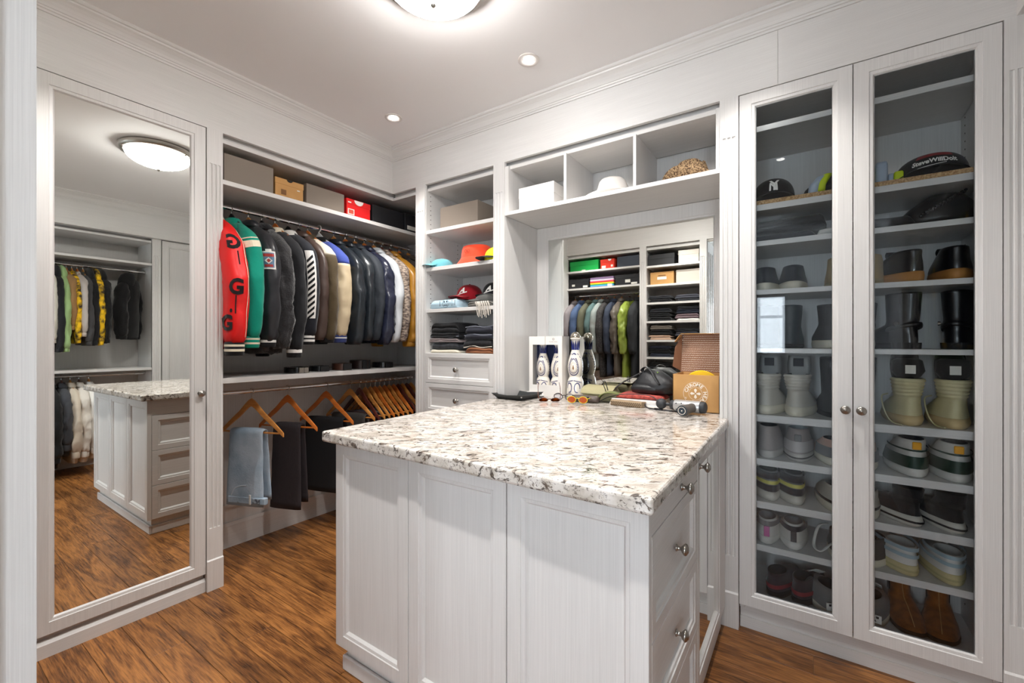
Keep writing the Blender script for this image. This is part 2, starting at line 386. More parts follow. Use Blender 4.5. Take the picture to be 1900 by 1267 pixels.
# pilasters
pilaster(FL, -1.183, -1.111, 'trim_1'); pilaster(FL, -1.862, -1.7815, 'trim_2')
pilaster(FB, .239, .328, 'trim_3'); pilaster(FB, .91, .992, 'trim_4'); pilaster(FB, 2.165, 2.2395, 'trim_5'); pilaster(FB, 3.0315, 3.105, 'trim_6')
pilaster(FF, .914, .99, 'trim_7'); pilaster(FF, 1.55, 1.618, 'trim_8')
pilaster(FR, -.49, -.415, 'trim_9'); pilaster(FR, -1.86, -1.785, 'trim_10')
struct('trim_11', FL.box(G(), -2.05, -1.862, -.02, 0, 0, 2.326), LV)
# doorway jamb beside the camera, with a raised fluted casing
g = G().box(1.60, 1.619, -2.60, -2.0, 0, 2.33); g.box(1.619, 1.624, -2.60, -2.035, 0, 2.33)
for k in range(3): g.box(1.624, 1.629, -2.13-.10*k, -2.09-.10*k, .16, 2.2)
struct('trim_12', g, LV)
struct('trim_13', G().box(3.05, 3.07, -2.60, -2.0, 0, 2.33), LV)
struct('trim_14', G().box(1.62, 3.06, -2.60, -2.03, 2.31, 2.33), LX)

# ------------------------------------------------------------------ ceiling lights
tr = thing('recessed_downlight', 'x', 'light', (DOWN[0][0], DOWN[0][1], CEIL), group='recessed downlights')
G().lathe([(.052, -.0005), (.052, -.004), (.047, -.006), (.034, -.004), (.031, -.0005)], 28).build('ring', mat('downlight_trim', (214, 208, 204), .35), tr, smooth=True)
G().lathe([(.0001, -.003), (.026, -.003), (.026, -.0005), (.0001, -.0005)], 24).build('lens', mat('lit_lens', (255, 255, 255), .5, emit=((1, .97, .92), 14)), tr)
lab = ['recessed round downlight in the ceiling nearest the back left corner', 'recessed round downlight in the ceiling above the back of the granite counter', 'recessed round downlight in front of the glass door cabinet',
       'recessed round downlight in front of the tall mirror door', 'recessed round downlight in front of the island end', 'recessed round downlight just inside the doorway']
for i, (x, y) in enumerate(DOWN):
    if i: dup(tr, (x, y, CEIL), 0, lab[i])
tr['label'] = lab[0]
t = thing('ceiling_light', 'round flush ceiling light with brushed nickel rim and glowing glass bowl', 'light', (1.351, -.965, CEIL))
G().lathe([(.215, 0), (.222, -.004), (.222, -.022), (.214, -.034), (.196, -.038), (.192, -.036), (.192, 0)], 40, cap0=False, cap1=False).build('rim', NICKEL, t, smooth=True)
g = G(); pr = [(.188*math.cos(a), -.036-.085*math.sin(a)) for a in [i*PI/2/10 for i in range(11)]]; pr[-1] = (.0001, pr[-1][1])
GLOW = bpy.data.materials.new('glowing_bowl'); GLOW.use_nodes = True; nt = GLOW.node_tree; bb = nt.nodes['Principled BSDF']
bb.inputs['Base Color'].default_value = (.9, .88, .84, 1); bb.inputs['Emission Color'].default_value = (1, .975, .945, 1); bb.inputs['Emission Strength'].default_value = 29
ob = g.lathe(pr, 40, cap0=False).build('glass_bowl', GLOW, t, smooth='all')
G().lathe([(.0001, -.118), (.012, -.119), (.008, -.128), (.011, -.134), (.010, -.144), (.004, -.150), (.0001, -.152)], 14).build('finial', NICKEL, t, smooth='all')
for k in range(3):
    a = k*2*PI/3+.5
    G().tube([(.214*math.cos(a), .214*math.sin(a), -.03), (.196*math.cos(a), .196*math.sin(a), -.043)], .006).build('clip', NICKEL, t, smooth=True)

# ------------------------------------------------------------------ left wall: tall mirror door cabinet
t = thing('wardrobe_cabinet', 'tall pale cabinet with a full height mirror door on the left wall', 'cabinet', (0, -1.48, 0))
def P(o, par):   # keep world coordinates under a placed empty
    o.location = (-par.location.x, -par.location.y, -par.location.z); return o
g = G(); g.box(-D, -.021, -1.779, -1.765, .09, 2.3); g.box(-D, -.021, -1.2, -1.186, .09, 2.3); g.box(-D, -.021, -1.765, -1.2, 2.28, 2.3); g.box(-D, -.021, -1.765, -1.2, .09, .105)
P(g.build('carcass', LV, t), t)
g = G(); g.box(-.06, -.03, -1.779, -1.186, .0, .0885); g.box(-.03, -.005, -1.779, -1.186, 0, .052); g.loft([[(-.03, u, .066), (-.018, u, .066), (-.005, u, .052), (-.03, u, .052)] for u in (-1.779, -1.186)])
P(g.build('plinth', LY, t), t)
dr = P(shaker(FL, -1.7785, -1.1865, .091, 2.323, 'door', t, frame=.0655, open_=True), t)
G().box(-.0185, -.012, -1.7145, -1.2505, .155, 2.2585).build('mirror', MIRROR, dr)
knob(FL, -1.213, .998, dr)

# ------------------------------------------------------------------ left wall: open hanging closet wrapping into the corner
t = thing('hanging_closet', 'open double rail hanging closet in the back left corner', 'closet', (0, -.5, 0))
P(board(FL, -1.130, -1.111, -D, -.004, 0, 2.3, 'side_panel', t, LV), t)
P(FB.box(G(), .244, .262, -D, -.021, 0, 2.3).build('side_panel', LV, t), t)
P(board(FL, -1.111, D, -D, -.022, 2.284, 2.304, 'top_board', t), t)
P(board(FB, -.02, .244, -.2, -.022, 2.284, 2.304, 'top_board', t), t)
P(board(FL, -1.111, D-.005, -D, -.004, 2.066, 2.090, 'shelf', t), t)
P(board(FL, -1.111, D-.005, -D, -.004, 1.036, 1.064, 'shelf', t), t)
g = G(); g.box(-D-.01, -D+.002, -1.111, D, 0, .13); g.loft([[(-D, u, .13), (-D+.004, u, .13), (-D, u, .15)] for u in (-1.111, D)]); g.box(-D, -D+.004, -1.111, D, .245, .26)
P(g.build('baseboard', LY, t), t)
def rail(F, u0, u1, n, z, t, rad=.0125):
    a = F(u0, n, z); b = F(u1, n, z)
    o = P(G().tube([a, b], rad, 12).build('rail', CHROME, t, smooth=True), t)
    for u in (u0, u1):
        c = F(u, n, z); ax = 0 if F.u[0] else 1
        G().lathe([(.0001, -.006), (.02, -.006), (.02, .006), (.0001, .006)], 14, c, ax).build('bracket', CHROME, o, smooth=True)
rail(FL, -1.105, D-.01, -.2, 2.005, t); rail(FL, -1.105, D-.01, -.2, .965, t)

# ------------------------------------------------------------------ back wall: shelves over drawers
def holes(F, u, us, z0, z1, n0, parent, side):
    g = G(); z = z0
    while z < z1:
        for n in n0:
            a = F(u, n, z)
            if F.u[0]: g.box(a[0]-.0006, a[0]+.0006, a[1]-.0028, a[1]+.0028, z-.0028, z+.0028)
            else: g.box(a[0]-.0028, a[0]+.0028, a[1]-.0006, a[1]+.0006, z-.0028, z+.0028)
        z += .032
    return g.build('shelf_pin_holes', mat('hole', (70, 64, 58), .8), parent, kind='stuff')
def carcass(F, u0, u1, z0, z1, t, back=D, front=-.004, th=.018):
    P(board(F, u0, u0+th, -back, front, z0, z1, 'side_panel', t, LV), t); P(board(F, u1-th, u1, -back, front, z0, z1, 'side_panel', t, LV), t)
    P(F.box(G(), u0+th, u1-th, -back, -back+.01, z0, z1).build('back_panel', LV, t), t)
    P(board(F, u0+th, u1-th, -back+.01, -.022, 2.284, 2.304, 'top_board', t), t)
t = thing('drawer_cabinet', 'open shelves over framed drawers between two fluted pilasters', 'cabinet', (.62, 0, 0))
carcass(FB, .328-.016, .91+.016, .09, 2.3, t, .4, -.0045, .018)
for z0, z1 in ((1.988, 2.012), (1.733, 1.758), (1.452, 1.475), (1.160, 1.178)): P(board(FB, .331, .907, -.39, -.008, z0, z1, 'shelf', t), t)
P(holes(FB, .3305, 1, 1.2, 2.27, (-.05, -.33), t, 1), t)
P(FB.box(G(), .33, .908, -.35, -.03, 0, .09).build('plinth', LX, t), t)
for z0, z1 in ((.978, 1.1765), (.778, .975), (.578, .775), (.348, .575), (.095, .345)):
    d = P(shaker(FB, .3305, .9075, z0, z1, 'drawer', t, LX, frame=.045, thick=.02, n0=.002), t)
    knob(FB, .613, (z0+z1)/2-.005, d, -.006)
# ------------------------------------------------------------------ niche with cubby row and mirror
t = thing('cubby_shelf', 'row of three pale open cubbies above the mirror niche', 'shelf', (1.58, 0, 2.006))
P(board(FB, .992, 1.017, -.374, -.003, 2.027, 2.3, 'side_panel', t, LV), t); P(board(FB, 2.148, 2.165, -.374, -.003, 2.027, 2.3, 'side_panel', t, LV), t)
P(board(FB, .992, 2.165, -.374, -.002, 2.006, 2.027, 'bottom_board', t), t); P(board(FB, 1.017, 2.148, -.36, -.022, 2.284, 2.304, 'top_board', t), t)
P(board(FB, 1.384, 1.400, -.36, -.004, 2.027, 2.284, 'divider', t, LV), t); P(board(FB, 1.770, 1.786, -.36, -.004, 2.027, 2.284, 'divider', t, LV), t)
P(FB.box(G(), .992, 2.165, -.386, -.374, 2.006, 2.3).build('back_panel', LV, t), t)
t = thing('niche_mirror', 'large framed mirror set into the back of the counter niche', 'mirror', (1.58, .37, .915))
P(shaker(FB, .994, 2.163, .835, 2.004, 'frame', t, LV, frame=.090, n0=-.372, thick=.012, open_=True), t)
P(FB.box(G(), 1.080, 2.077, -.3825, -.3765, .922, 1.918).build('glass', MIRROR, t), t)
struct('trim_15', G().box(.975, .9912, .0, .40, 0, 2.0055), LV); struct('trim_16', G().box(2.1658, 2.182, .0, .40, 0, 2.0055), LV)
# ------------------------------------------------------------------ glass door shoe cabinet
t = thing('shoe_cabinet', 'tall glass door cabinet full of shoes right of the niche', 'cabinet', (2.63, 0, 0)); SC = t
P(board(FB, 2.243, 2.261, -.4, -.022, .09, 2.322, 'side_panel', t, LV), t); P(board(FB, 3.012, 3.030, -.4, -.022, .09, 2.322, 'side_panel', t, LV), t)
P(FB.box(G(), 2.261, 3.012, -.412, -.40, .09, 2.322).build('back_panel', LV, t), t)
P(board(FB, 2.261, 3.012, -.4, -.022, 2.296, 2.32, 'top_board', t), t)
SHZ = [(2.166, 2.190), (1.822, 1.848), (1.668, 1.690), (1.457, 1.478), (1.204, 1.224), (.905, .936), (.716, .745), (.530, .560), (.345, .372), (.11, .13)]
for a, b in SHZ: P(board(FB, 2.262, 3.011, -.399, -.045, a, b, 'shelf', t), t)
P(FB.box(G(), 2.262, 3.011, -.399, -.048, 1.8485, 1.866).build('particle_board', mat('particle_board', (205, 172, 128), .8, var=(160, (158, 120, 78))), t), t)
P(holes(FB, 3.0115, 1, .2, 2.2, (-.06, -.34), t, 1), t)
g = G(); g.box(2.243, 3.03, .035, .06, 0, .1); g.box(2.243, 3.03, .029, .035, 0, .048); P(g.build('plinth', LX, t), t)
for (a, b), ku in (((2.2425, 2.6325), 2.6095), ((2.6355, 3.029), 2.6575)):
    d = P(shaker(FB, a, b, .111, 2.3225, 'door', t, LV, frame=.064, open_=True, thick=.02), t)
    FB.box(G(), a+.060, b-.060, -.0145, -.0105, .172, 2.262).build('glass_pane', GLASS, d)
    knob(FB, ku, .99, d)
# ------------------------------------------------------------------ front wall closets (seen in the niche mirror)
t = thing('coat_closet', 'open closet of coats under shoe boxes seen in the niche mirror', 'closet', (.45, -2.01, 0)); CC = t
P(board(FF, -.4, .925, -D, -.004, 2.104, 2.126, 'shelf', t), t); P(board(FF, -.4, .925, -D, -.004, 1.892, 1.914, 'shelf', t), t); P(board(FF, -.4, .925, -D, -.022, 2.284, 2.304, 'top_board', t), t)
P(board(FF, .925, .943, -D, -.004, 0, 2.3, 'side_panel', t, LV), t)
rail(FF, -.40, .924, -.2, 1.835, t)
t = thing('folding_shelves', 'open shelves of folded clothes and boxes seen in the niche mirror', 'shelf', (1.27, -2.01, 0))
carcass(FF, .962, 1.572, .09, 2.3, t, .4, -.0045)
FSZ = [2.105, 1.893, 1.694, 1.486, 1.276, 1.086, .88, .67, .46, .25]
for z in FSZ: P(board(FF, .985, 1.549, -.39, -.008, z-.022, z, 'shelf', t), t)
# ------------------------------------------------------------------ right wall (seen in the tall mirror door)
t = thing('hoodie_closet', 'open double rail closet on the right wall seen in the mirror door', 'closet', (3.11, -1.1, 0)); HC = t
P(board(FR, -1.8, -.49, -D, -.004, 2.045, 2.067, 'shelf', t), t); P(board(FR, -1.8, -.49, -D, -.004, .965, .989, 'shelf', t), t); P(board(FR, -1.8, -.49, -D, -.022, 2.284, 2.304, 'top_board', t), t)
P(board(FR, -.49, -.472, -D, -.004, 0, 2.3, 'side_panel', t, LV), t); P(board(FR, -1.818, -1.8, -D, -.004, 0, 2.3, 'side_panel', t, LV), t)
rail(FR, -1.795, -.495, -.2, 1.99, t); rail(FR, -1.795, -.495, -.2, .925, t)
g = G(); g.box(3.50, 3.555, -1.8, -.49, .08, .2); g.box(3.53, 3.555, -1.8, -.49, .2, .26); P(g.build('baseboard', LY, t), t)
o = shaker(FR, -.405, -.005, .10, 2.32, 'trim_17', None, LV, frame=.07); o['kind'] = 'structure'
struct('trim_18', FR.box(G(), -.41, 0, -.03, -.01, 0, .10), LY)
struct('trim_19', FR.box(G(), -2.03, -1.86, -.02, 0, 0, 2.326), LV)

# ------------------------------------------------------------------ island
t = thing('island', 'pale panelled dresser island under the granite counter', 'island', (1.6, -.6, 0)); IS = t
XL, XR_, YN = 1.0, 2.19, -1.13
P(G().box(XL+.022, XR_-.022, YN+.022, -.025, .1, .872).build('carcass', LV, t), t)
P(G().box(XL+.03, XR_-.03, YN+.03, -.03, 0, .1).build('plinth', LV, t), t)
g = G(); a, b, c = XL+.016, XR_-.016, YN+.016
for (x0, x1, y0, y1) in ((a, b, c, c+.013), (a, a+.013, c+.013, -.03), (b-.013, b, c+.013, -.03)): g.box(x0, x1, y0, y1, 0, .056)
P(g.build('base_moulding', LV, t, bevel=.004), t)
FIN = Fr((0, YN), (1, 0), (0, -1)); FIL = Fr((XL, 0), (0, 1), (-1, 0)); FIR = Fr((XR_, 0), (0, 1), (1, 0))
for u0, u1 in ((1.0, 1.3955), (1.3995, 1.7915), (1.7955, 2.19)): P(shaker(FIN, u0, u1, .1, .872, 'panel', t, LV, frame=.062, thick=.022), t)
for (FI, top) in ((FIL, .775), (FIR, .797)):
    P(FI.box(G(), -1.107, -.60, -.02, -.001, top+.002, .872).build('top_rail', LY, t), t)
    zs = [top, .545, .317, .1]
    for k in range(3):
        d = P(shaker(FI, -1.105, -.602, zs[k+1]+.0015, zs[k]-.0015, 'drawer', t, LY if FI is FIL else LY, frame=.05), t)
        if FI is FIR: knob(FI, -.85, (zs[k]+zs[k+1])/2, d, -.008)
    P(FI.box(G(), -1.13+.022, -1.107, -.02, 0, .1, .872).build('corner_stile', LV, t), t)
P(knob(FIR, -.82, .835, IS), IS)
d = P(shaker(FIR, -.598, -.13, .1, .872, 'door', t, LV, frame=.05, open_=True), t)
FIR.box(G(), -.55, -.178, -.017, -.012, .148, .824).build('mirror', MIRROR, d); knob(FIR, -.57, .835, d)
P(FIR.box(G(), -.13, -.026, -.02, 0, .1, .872).build('filler', LV, t), t)
for k in range(3): P(shaker(FIL, -.598, -.08, [.547, .319, .102][k], [.773, .543, .315][k], 'drawer', t, LY, frame=.05), t)
P(FIL.box(G(), -.6, -.026, -.02, -.001, .777, .872).build('top_rail', LY, t), t)

# granite worktop: one slab running into the niche
pts = [(.967, -1.170), (2.215, -1.188), (2.203, -.008), (2.1635, -.008), (2.1635, .371), (.9935, .371), (.9935, -.008), (.93, -.008)]
g = G().prism([(x-1.6, y+.6, .8745-.9) for x, y in pts], (0, 0, .0405))
o = g.build('countertop', GRAN, None, bevel=.009, seg=3); o.location = (1.6, -.6, .9)
tag(o, 'thick speckled white and grey granite worktop of the island', 'countertop')
# ================================================================== hangers and garments
# local frame: origin at the rail axis, x across the garment (front end +x), y its thickness, z up
def hanger_mesh(drop=.19, half=.215, bar=True, top=-.062):
    g = G(); rs = []
    for k in range(-10, 11):
        s = k/10; x = half*s; a = abs(s)
        z = top-.012-(drop-.03)*(a**1.25) + .012*math.cos(min(1, a*2.2)*PI)
        h = .021*(1-.55*a)+.004; th = .0065-.002*a
        rs.append([(x, -th, z-h), (x, th, z-h), (x, th*1.05, z+h*.3), (x, th*.5, z+h*.8), (x, -th*.5, z+h*.8), (x, -th*1.05, z+h*.3)])
    g.loft(rs); return g
HP = {}
def hanger(label, y, col='natural', F=None, z=2.005, drop=.19, rz=0, group=None, x=-.2, bar=True):
    key = (col, drop, bar)
    if key not in HP:
        m = {'natural': WOODH, 'orange': WOODH2, 'dark': WOODD, 'black': BLACKP, 'ivory': IVORY}[col]
        t = thing('clothes_hanger', label, 'hanger')
        hanger_mesh(drop, half=.215 if bar else .15, top=-.062 if bar else -.048).build('arms', m, t, smooth=True)
        r = .0165; c = [(r*math.sin(a), 0, r*math.cos(a)+.0) for a in [i*PI*1.35/12-2.2 for i in range(13)]]
        pts = [(0, 0, -.075), (0, 0, -.040)] + [(r*math.cos(a), 0, r*math.sin(a)) for a in [-PI*.5+i*(PI*1.35)/12 for i in range(13)]]
        if col == 'ivory': pts = [(0, 0, -.075), (0, 0, -.045)] + [(1.25*r*math.cos(a), 0, 1.25*r*math.sin(a)) for a in [-PI*.5+i*(PI*1.35)/12 for i in range(13)]]
        G().tube(pts, .0045 if col == 'ivory' else .0023, 6, up=(0, 1, 0)).build('hook', IVORY if col == 'ivory' else CHROME, t, smooth=True)
        if bar and col != 'ivory': G().tube([(-.19, 0, -.062-drop+.012), (.19, 0, -.062-drop+.012)], .0055, 8).build('bar', m, t, smooth=True)
        HP[key] = t; o = t
    else:
        o = dup(HP[key], (0, 0, 0), 0, label)
    o.location = loc_on(F, y, x, z); o.rotation_euler = (0, 0, rot_on(F)+rz); o['label'] = label
    if group: o['group'] = group
    elif 'group' in o: del o['group']
    return o
def loc_on(F, u, n, z): return (F or FL)(u, n, z)
def rot_on(F): return math.atan2((F or FL).n[1], (F or FL).n[0])

def ell(cx, cy, z, rx, ry, n=14, sq=2.3, tilt=0):
    r = []
    for i in range(n):
        a = 2*PI*i/n; c, s_ = math.cos(a), math.sin(a)
        x = math.copysign(abs(c)**(2/sq), c)*rx; y = math.copysign(abs(s_)**(2/sq), s_)*ry
        r.append((cx+x, cy+y, z+tilt*x/max(rx, 1e-4)))
    return r
def crease(p, cx, cy, amp, seed, fz=7, ridg=.5):
    dx, dy = p[0]-cx, p[1]-cy; l = math.hypot(dx, dy) or 1; a = math.atan2(dy, dx)
    v = noise.noise(Vector((math.cos(a)*1.6+seed, math.sin(a)*1.6, p[2]*fz))); w = noise.noise(Vector((math.cos(a)*2.2, math.sin(a)*2.2+seed, p[2]*fz*2.1+a*1.2)))
    d = amp*(v*1.2-ridg*abs(w)*1.6+.25); return (p[0]+dx/l*d, p[1]+dy/l*d, p[2])
def interp(tab, t):
    for (a, *va), (b, *vb) in zip(tab, tab[1:]):
        if t <= b: 
            k = (t-a)/(b-a); k = k*k*(3-2*k) if False else k
            return [p+(q-p)*k for p, q in zip(va, vb)]
    return tab[-1][1:]
def garment(label, y, m, L=.76, T=.045, sleeve=None, sm=None, sl=.68, cuff=None, cuff_st=None, hem=None, collar='band', cm=None, F=None, z=2.005, rz=0, x=-.2,
            sx=.070, sy=.046, W=.215, wr=.006, wf=9, yoke=None, yoke_z=-.26, decals=(), cat='jacket', name='jacket', seed=None, hood=False, front=.0, flare=0, cl=.055, bottom=None, sleeves=(1, -1), group=None):
    """hanging jacket: body, collar, two sleeves with cuffs; decals are flat prints or patches laid on the front-end sleeve"""
    seed = seed if seed is not None else int(abs(y)*1000)+len(label)
    t = thing(name, label, cat, loc_on(F, y, x, z), rot_on(F)+rz, group)
    tab = [(-.072, .045, T*.55), (-.092, .072, T*.8), (-.115, .125, T*.95), (-.155, .180, T), (-.20, W-.012, T), (-.40, W-.014, T*1.02), (-.60, W-.008, T*1.05), (-L+.02, W+flare, T*1.0), (-L, W-.006+flare, T*.9)]
    rings = []; N = 26
    for k in range(N+1):
        q = k/N; zz = -.072-(L-.072)*(q**1.25)
        w, th = interp([(-a, b, c) for a, b, c in tab], -zz)
        rings.append([crease(nz(p, wf, wr*min(1, .3+q*2), seed), 0, 0, wr*1.3, seed, 4) for p in ell(0, 0, zz, w, th, 26, 2.6)])
    G().loft(rings).build('body', m, t, smooth='all')
    # collar
    cmm = cm or m
    if collar == 'band':
        G().loft([ell(.01, 0, -.064, .050, T*.7, 14), ell(.01, 0, -.076, .064, T*.82, 14), ell(.012, 0, -.100, .080, T*.98, 14)], False, False).build('collar', cmm, t, smooth='all')
    elif collar == 'shirt':
        G().loft([ell(.012, 0, -.056, .055, T*.7, 16), ell(.012, 0, -.060, .058, T*.75, 16), ell(.02, 0, -.085, .098, T*1.05, 16, tilt=-.012), ell(.02, 0, -.09, .09, T*.95, 16, tilt=-.012)], False, False).build('collar', cmm, t, smooth='all')
    if hood:
        g = G(); g.loft([[nz(p, 14, .006, seed) for p in r] for r in (ell(.02, 0, -.02, .035, T*.5, 14), ell(.04, 0, -.045, .085, T*.9, 14), ell(.075, 0, -.10, .10, T*1.1, 14), ell(.10, 0, -.15, .075, T*1.1, 14), ell(.10, 0, -.185, .03, T*.5, 14))]); g.build('hood', cmm, t, smooth='all')
    smat = sm or m; tube = {}
    for sgn in sleeves:
        rs = []; M = 38; NS = 24
        for k in range(M+1):
            q = k/M; zz = -.100-(sl-.100)*q
            cx = interp([(0, .095), (.04, .125), (.09, .162), (.16, .192), (.28, .218), (.5, .234+front), (.8, .228+front), (1, .216+front)], q)[0]*(1 if sgn > 0 else .70)
            rx = interp([(0, .020), (.04, .036), (.10, .054), (.20, sx), (.5, sx*1.0), (.85, sx*.86), (.96, sx*.78), (1, sx*.55)], q)[0]
            ry = interp([(0, .014), (.04, .026), (.10, .038), (.20, sy), (.5, sy*1.03), (.85, sy*.93), (.96, sy*.85), (1, sy*.6)], q)[0]
            rs.append([crease(nz(p, wf*1.3, wr*.6, seed+sgn*7), sgn*cx, 0, wr*1.9*min(1, q*5), seed+sgn*3, 8) for p in ell(sgn*cx, 0, zz-.02*0, rx, ry, NS, 2.3)])
        g = G().loft(rs)
        if yoke and sgn == 1:
            g1 = G().loft([r for r in rs if r[0][2] > yoke_z]); g1.build('shoulder', yoke, t, smooth='all')
            idx = [i for i, r in enumerate(rs) if r[0][2] <= yoke_z]; G().loft(rs[idx[0]-1:]).build('sleeve', smat, t, smooth='all')
        else: g.build('sleeve', smat, t, smooth='all')
        cx = (.214+front)*sgn*(1 if sgn > 0 else .70)
        if cuff:
            c0 = -sl+.012; rr = [ell(cx, 0, c0, sx*.62, sy*.80, 16), ell(cx, 0, c0-.008, sx*.66, sy*.84, 16), ell(cx, 0, c0-cl+.006, sx*.62, sy*.80, 16), ell(cx, 0, c0-cl, sx*.56, sy*.72, 16)]
            cf = G().loft(rr).build('cuff', cuff, t, smooth='all')
            if cuff_st and sgn == 1:
                for f0, f1 in cuff_st[1]:
                    a, b = c0-cl*f0, c0-cl*f1
                    G().loft([ell(cx, 0, a, sx*.668, sy*.848, 16), ell(cx, 0, b, sx*.66, sy*.845, 16)], False, False).build('cuff_stripe', cuff_st[0], cf, smooth='all')
        if sgn == 1:
            for di, (dn, vs, fs, dm, zc, a0) in enumerate(decals):
                def surf(u, v, zc=zc, a0=a0, off=.0018+.0009*di):
                    zz = zc+v; q = min(1, max(0, (-.100-zz)/(sl-.100))); i = q*M
                    k = min(M-1, int(i)); r0 = rs[k]; r1 = rs[k+1]; fr = i-k
                    ang = (a0+u/((sx+sy)/2)) % (2*PI); j = ang/(2*PI)*NS; j0 = int(j) % NS; fj = j-int(j); j1 = (j0+1) % NS
                    p = [(r0[j0][c]*(1-fj)+r0[j1][c]*fj)*(1-fr)+(r1[j0][c]*(1-fj)+r1[j1][c]*fj)*fr for c in range(3)]
                    cxx = sum(pp[0] for pp in r0)/NS; dx, dy = p[0]-cxx, p[1]; l = math.hypot(dx, dy) or 1
                    return (p[0]+dx/l*off, p[1]+dy/l*off, p[2])
                decal(dn, vs, fs, surf, dm, t)
    if bottom:
        G().loft([ell(0, 0, -L+.035, W-.004+flare, T*1.04, 22, 2.6), ell(0, 0, -L+.028, W-.002+flare, T*1.08, 22, 2.6), ell(0, 0, -L-.012, W-.01+flare, T*1.0, 22, 2.6), ell(0, 0, -L-.016, W-.02+flare, T*.9, 22, 2.6)]).build('hem_band', bottom, t, smooth='all')
    return t
def grid(x0, x1, y0, y1, nx, ny, shear=0):
    vs = [(x0+(x1-x0)*i/nx, y0+(y1-y0)*j/ny+shear*(x0+(x1-x0)*i/nx)) for j in range(ny+1) for i in range(nx+1)]
    fs = [(j*(nx+1)+i, j*(nx+1)+i+1, (j+1)*(nx+1)+i+1, (j+1)*(nx+1)+i) for j in range(ny) for i in range(nx)]; return vs, fs
def join2(parts):
    vs, fs = [], []
    for v, f in parts: n = len(vs); vs += v; fs += [tuple(n+i for i in q) for q in f]
    return vs, fs
CREAM = fabric('cream_trim', (226, 216, 192)); BLK = fabric('black_wool', (20, 20, 23)); BLKS = mat('black_satin', (28, 29, 35), .38, bump=(12, .3), sheen=.1)
WHT = fabric('white_trim', (232, 230, 226))
# --- the jackets on the upper left rail, from the front pilaster towards the corner
RED = mat('red_track_satin', (226, 22, 22), .5, bump=(14, .35))
Gv, Gf = text2d('G', .105, .004)
def blob(cx, cy, r, k=8, sy=1.3): return [(cx+r*math.cos(2*PI*i/k), cy+sy*r*math.sin(2*PI*i/k)) for i in range(k)], [tuple(range(k))]
marks = join2([([(-x*1.0, y) for x, y in Gv], [f[::-1] for f in Gf]), grid(.012, .018, -.115, -.045, 1, 4)])
G2 = (Gv, Gf)
piping = grid(-.0022, .0022, -.56, 0, 1, 26)
garment('red jacket with black painted letters on its sleeve and striped black cuffs', -1.075, RED, L=.79, sl=.765, sx=.078, sy=.05, cuff=BLK, cuff_st=(CREAM, [(.18, .34), (.52, .70)]), cl=.07, cm=CREAM,
        decals=[('painted_letter', *marks, fabric('black_print', (26, 20, 22)), -.245, -.35), ('painted_letter', *join2([G2, grid(-.003, .004, -.13, -.04, 1, 4), blob(-.025, -.115, .008), blob(-.03, -.145, .007)]), fabric('black_print', (26, 20, 22)), -.48, -.55),
                ('painted_letter', *join2([(Gv, Gf)]), fabric('black_print', (26, 20, 22)), -.66, -1.35), ('piping', *piping, CREAM, -.17, .45)], wr=.004, front=.032)
GRN = fabric('green_wool', (0, 140, 118), b=(60, .3))
st = grid(-.065, .065, -.020, .016, 10, 2, .15); st2 = grid(-.065, .065, .026, .032, 10, 1, .15)
garment('bright green varsity jacket with cream shoulder stripes', -.985, GRN, L=.74, sl=.735, sx=.076, sy=.048, cuff=GRN, cuff_st=(CREAM, [(.15, .30), (.52, .68)]), cl=.062, cm=GRN,
        decals=[('shoulder_stripe', *st, CREAM, -.235, -.5), ('shoulder_stripe', *st2, CREAM, -.232, -.5)], wr=.003, front=.008)
# black satin jacket with a keystone patch
pv = [(-.034, .048), (-.012, .048), (-.012, .058), (.012, .058), (.012, .048), (.034, .048), (.030, -.05), (-.030, -.05)]
def ngon(pts): return pts, [tuple(range(len(pts)))]
def patch_parts():
    W_ = mat('patch_white', (226, 224, 220), .7); R_ = mat('patch_red', (168, 52, 48), .7); B_ = mat('patch_blue', (96, 128, 156), .7)
    out = [('patch', *join2([grid(-.038, .038, -.05, .048, 6, 6), grid(-.014, .020, .048, .060, 3, 1)]), W_, -.31, -.62),
           ('patch_panel', *grid(-.031, .031, -.041, .040, 6, 6), B_, -.31, -.62)]
    out.append(('patch_band', *join2([grid(-.029, .029, .018, .034, 6, 1), grid(-.024, .024, -.037, -.024, 5, 1)]), R_, -.3101, -.62))
    out.append(('patch_diamond', [(-.022, -.003), (0, -.021), (.022, -.003), (0, .015)], [(0, 1, 2, 3)], W_, -.3102, -.62))
    out.append(('patch_figure', *blob(0, -.003, .0085, 8, 1.1), R_, -.3103, -.62)); return out
garment('black satin baseball jacket with a white edged keystone sleeve patch', -.895, BLKS, L=.80, sl=.75, sx=.076, sy=.046, cuff=BLK, cuff_st=(WHT, [(.1, .4)]), cl=.045, collar='shirt', decals=patch_parts(), front=.004)
garment('black curly shearling jacket', -.820, mat('shearling', (22, 21, 25), .9, bump=(110, 1.0), sheen=.4), L=.82, sl=.79, sx=.078, sy=.045, wr=.011, wf=34, collar='shirt')
garment('plain black varsity jacket with a white cuff stripe next to the shearling', -.742, fabric('black_felt', (25, 26, 30)), L=.76, sl=.80, sx=.078, sy=.043, cuff=BLK, cuff_st=(WHT, [(.15, .5)]), cl=.055, cm=CREAM)
bars = [grid(-.029, .029, -.20, .20, 6, 20)]
dg = []
for k in range(11):
    zc = .165-k*.0335
    dg.append(grid(-.030, .014, zc-.018, zc-.001, 8, 2, .80))
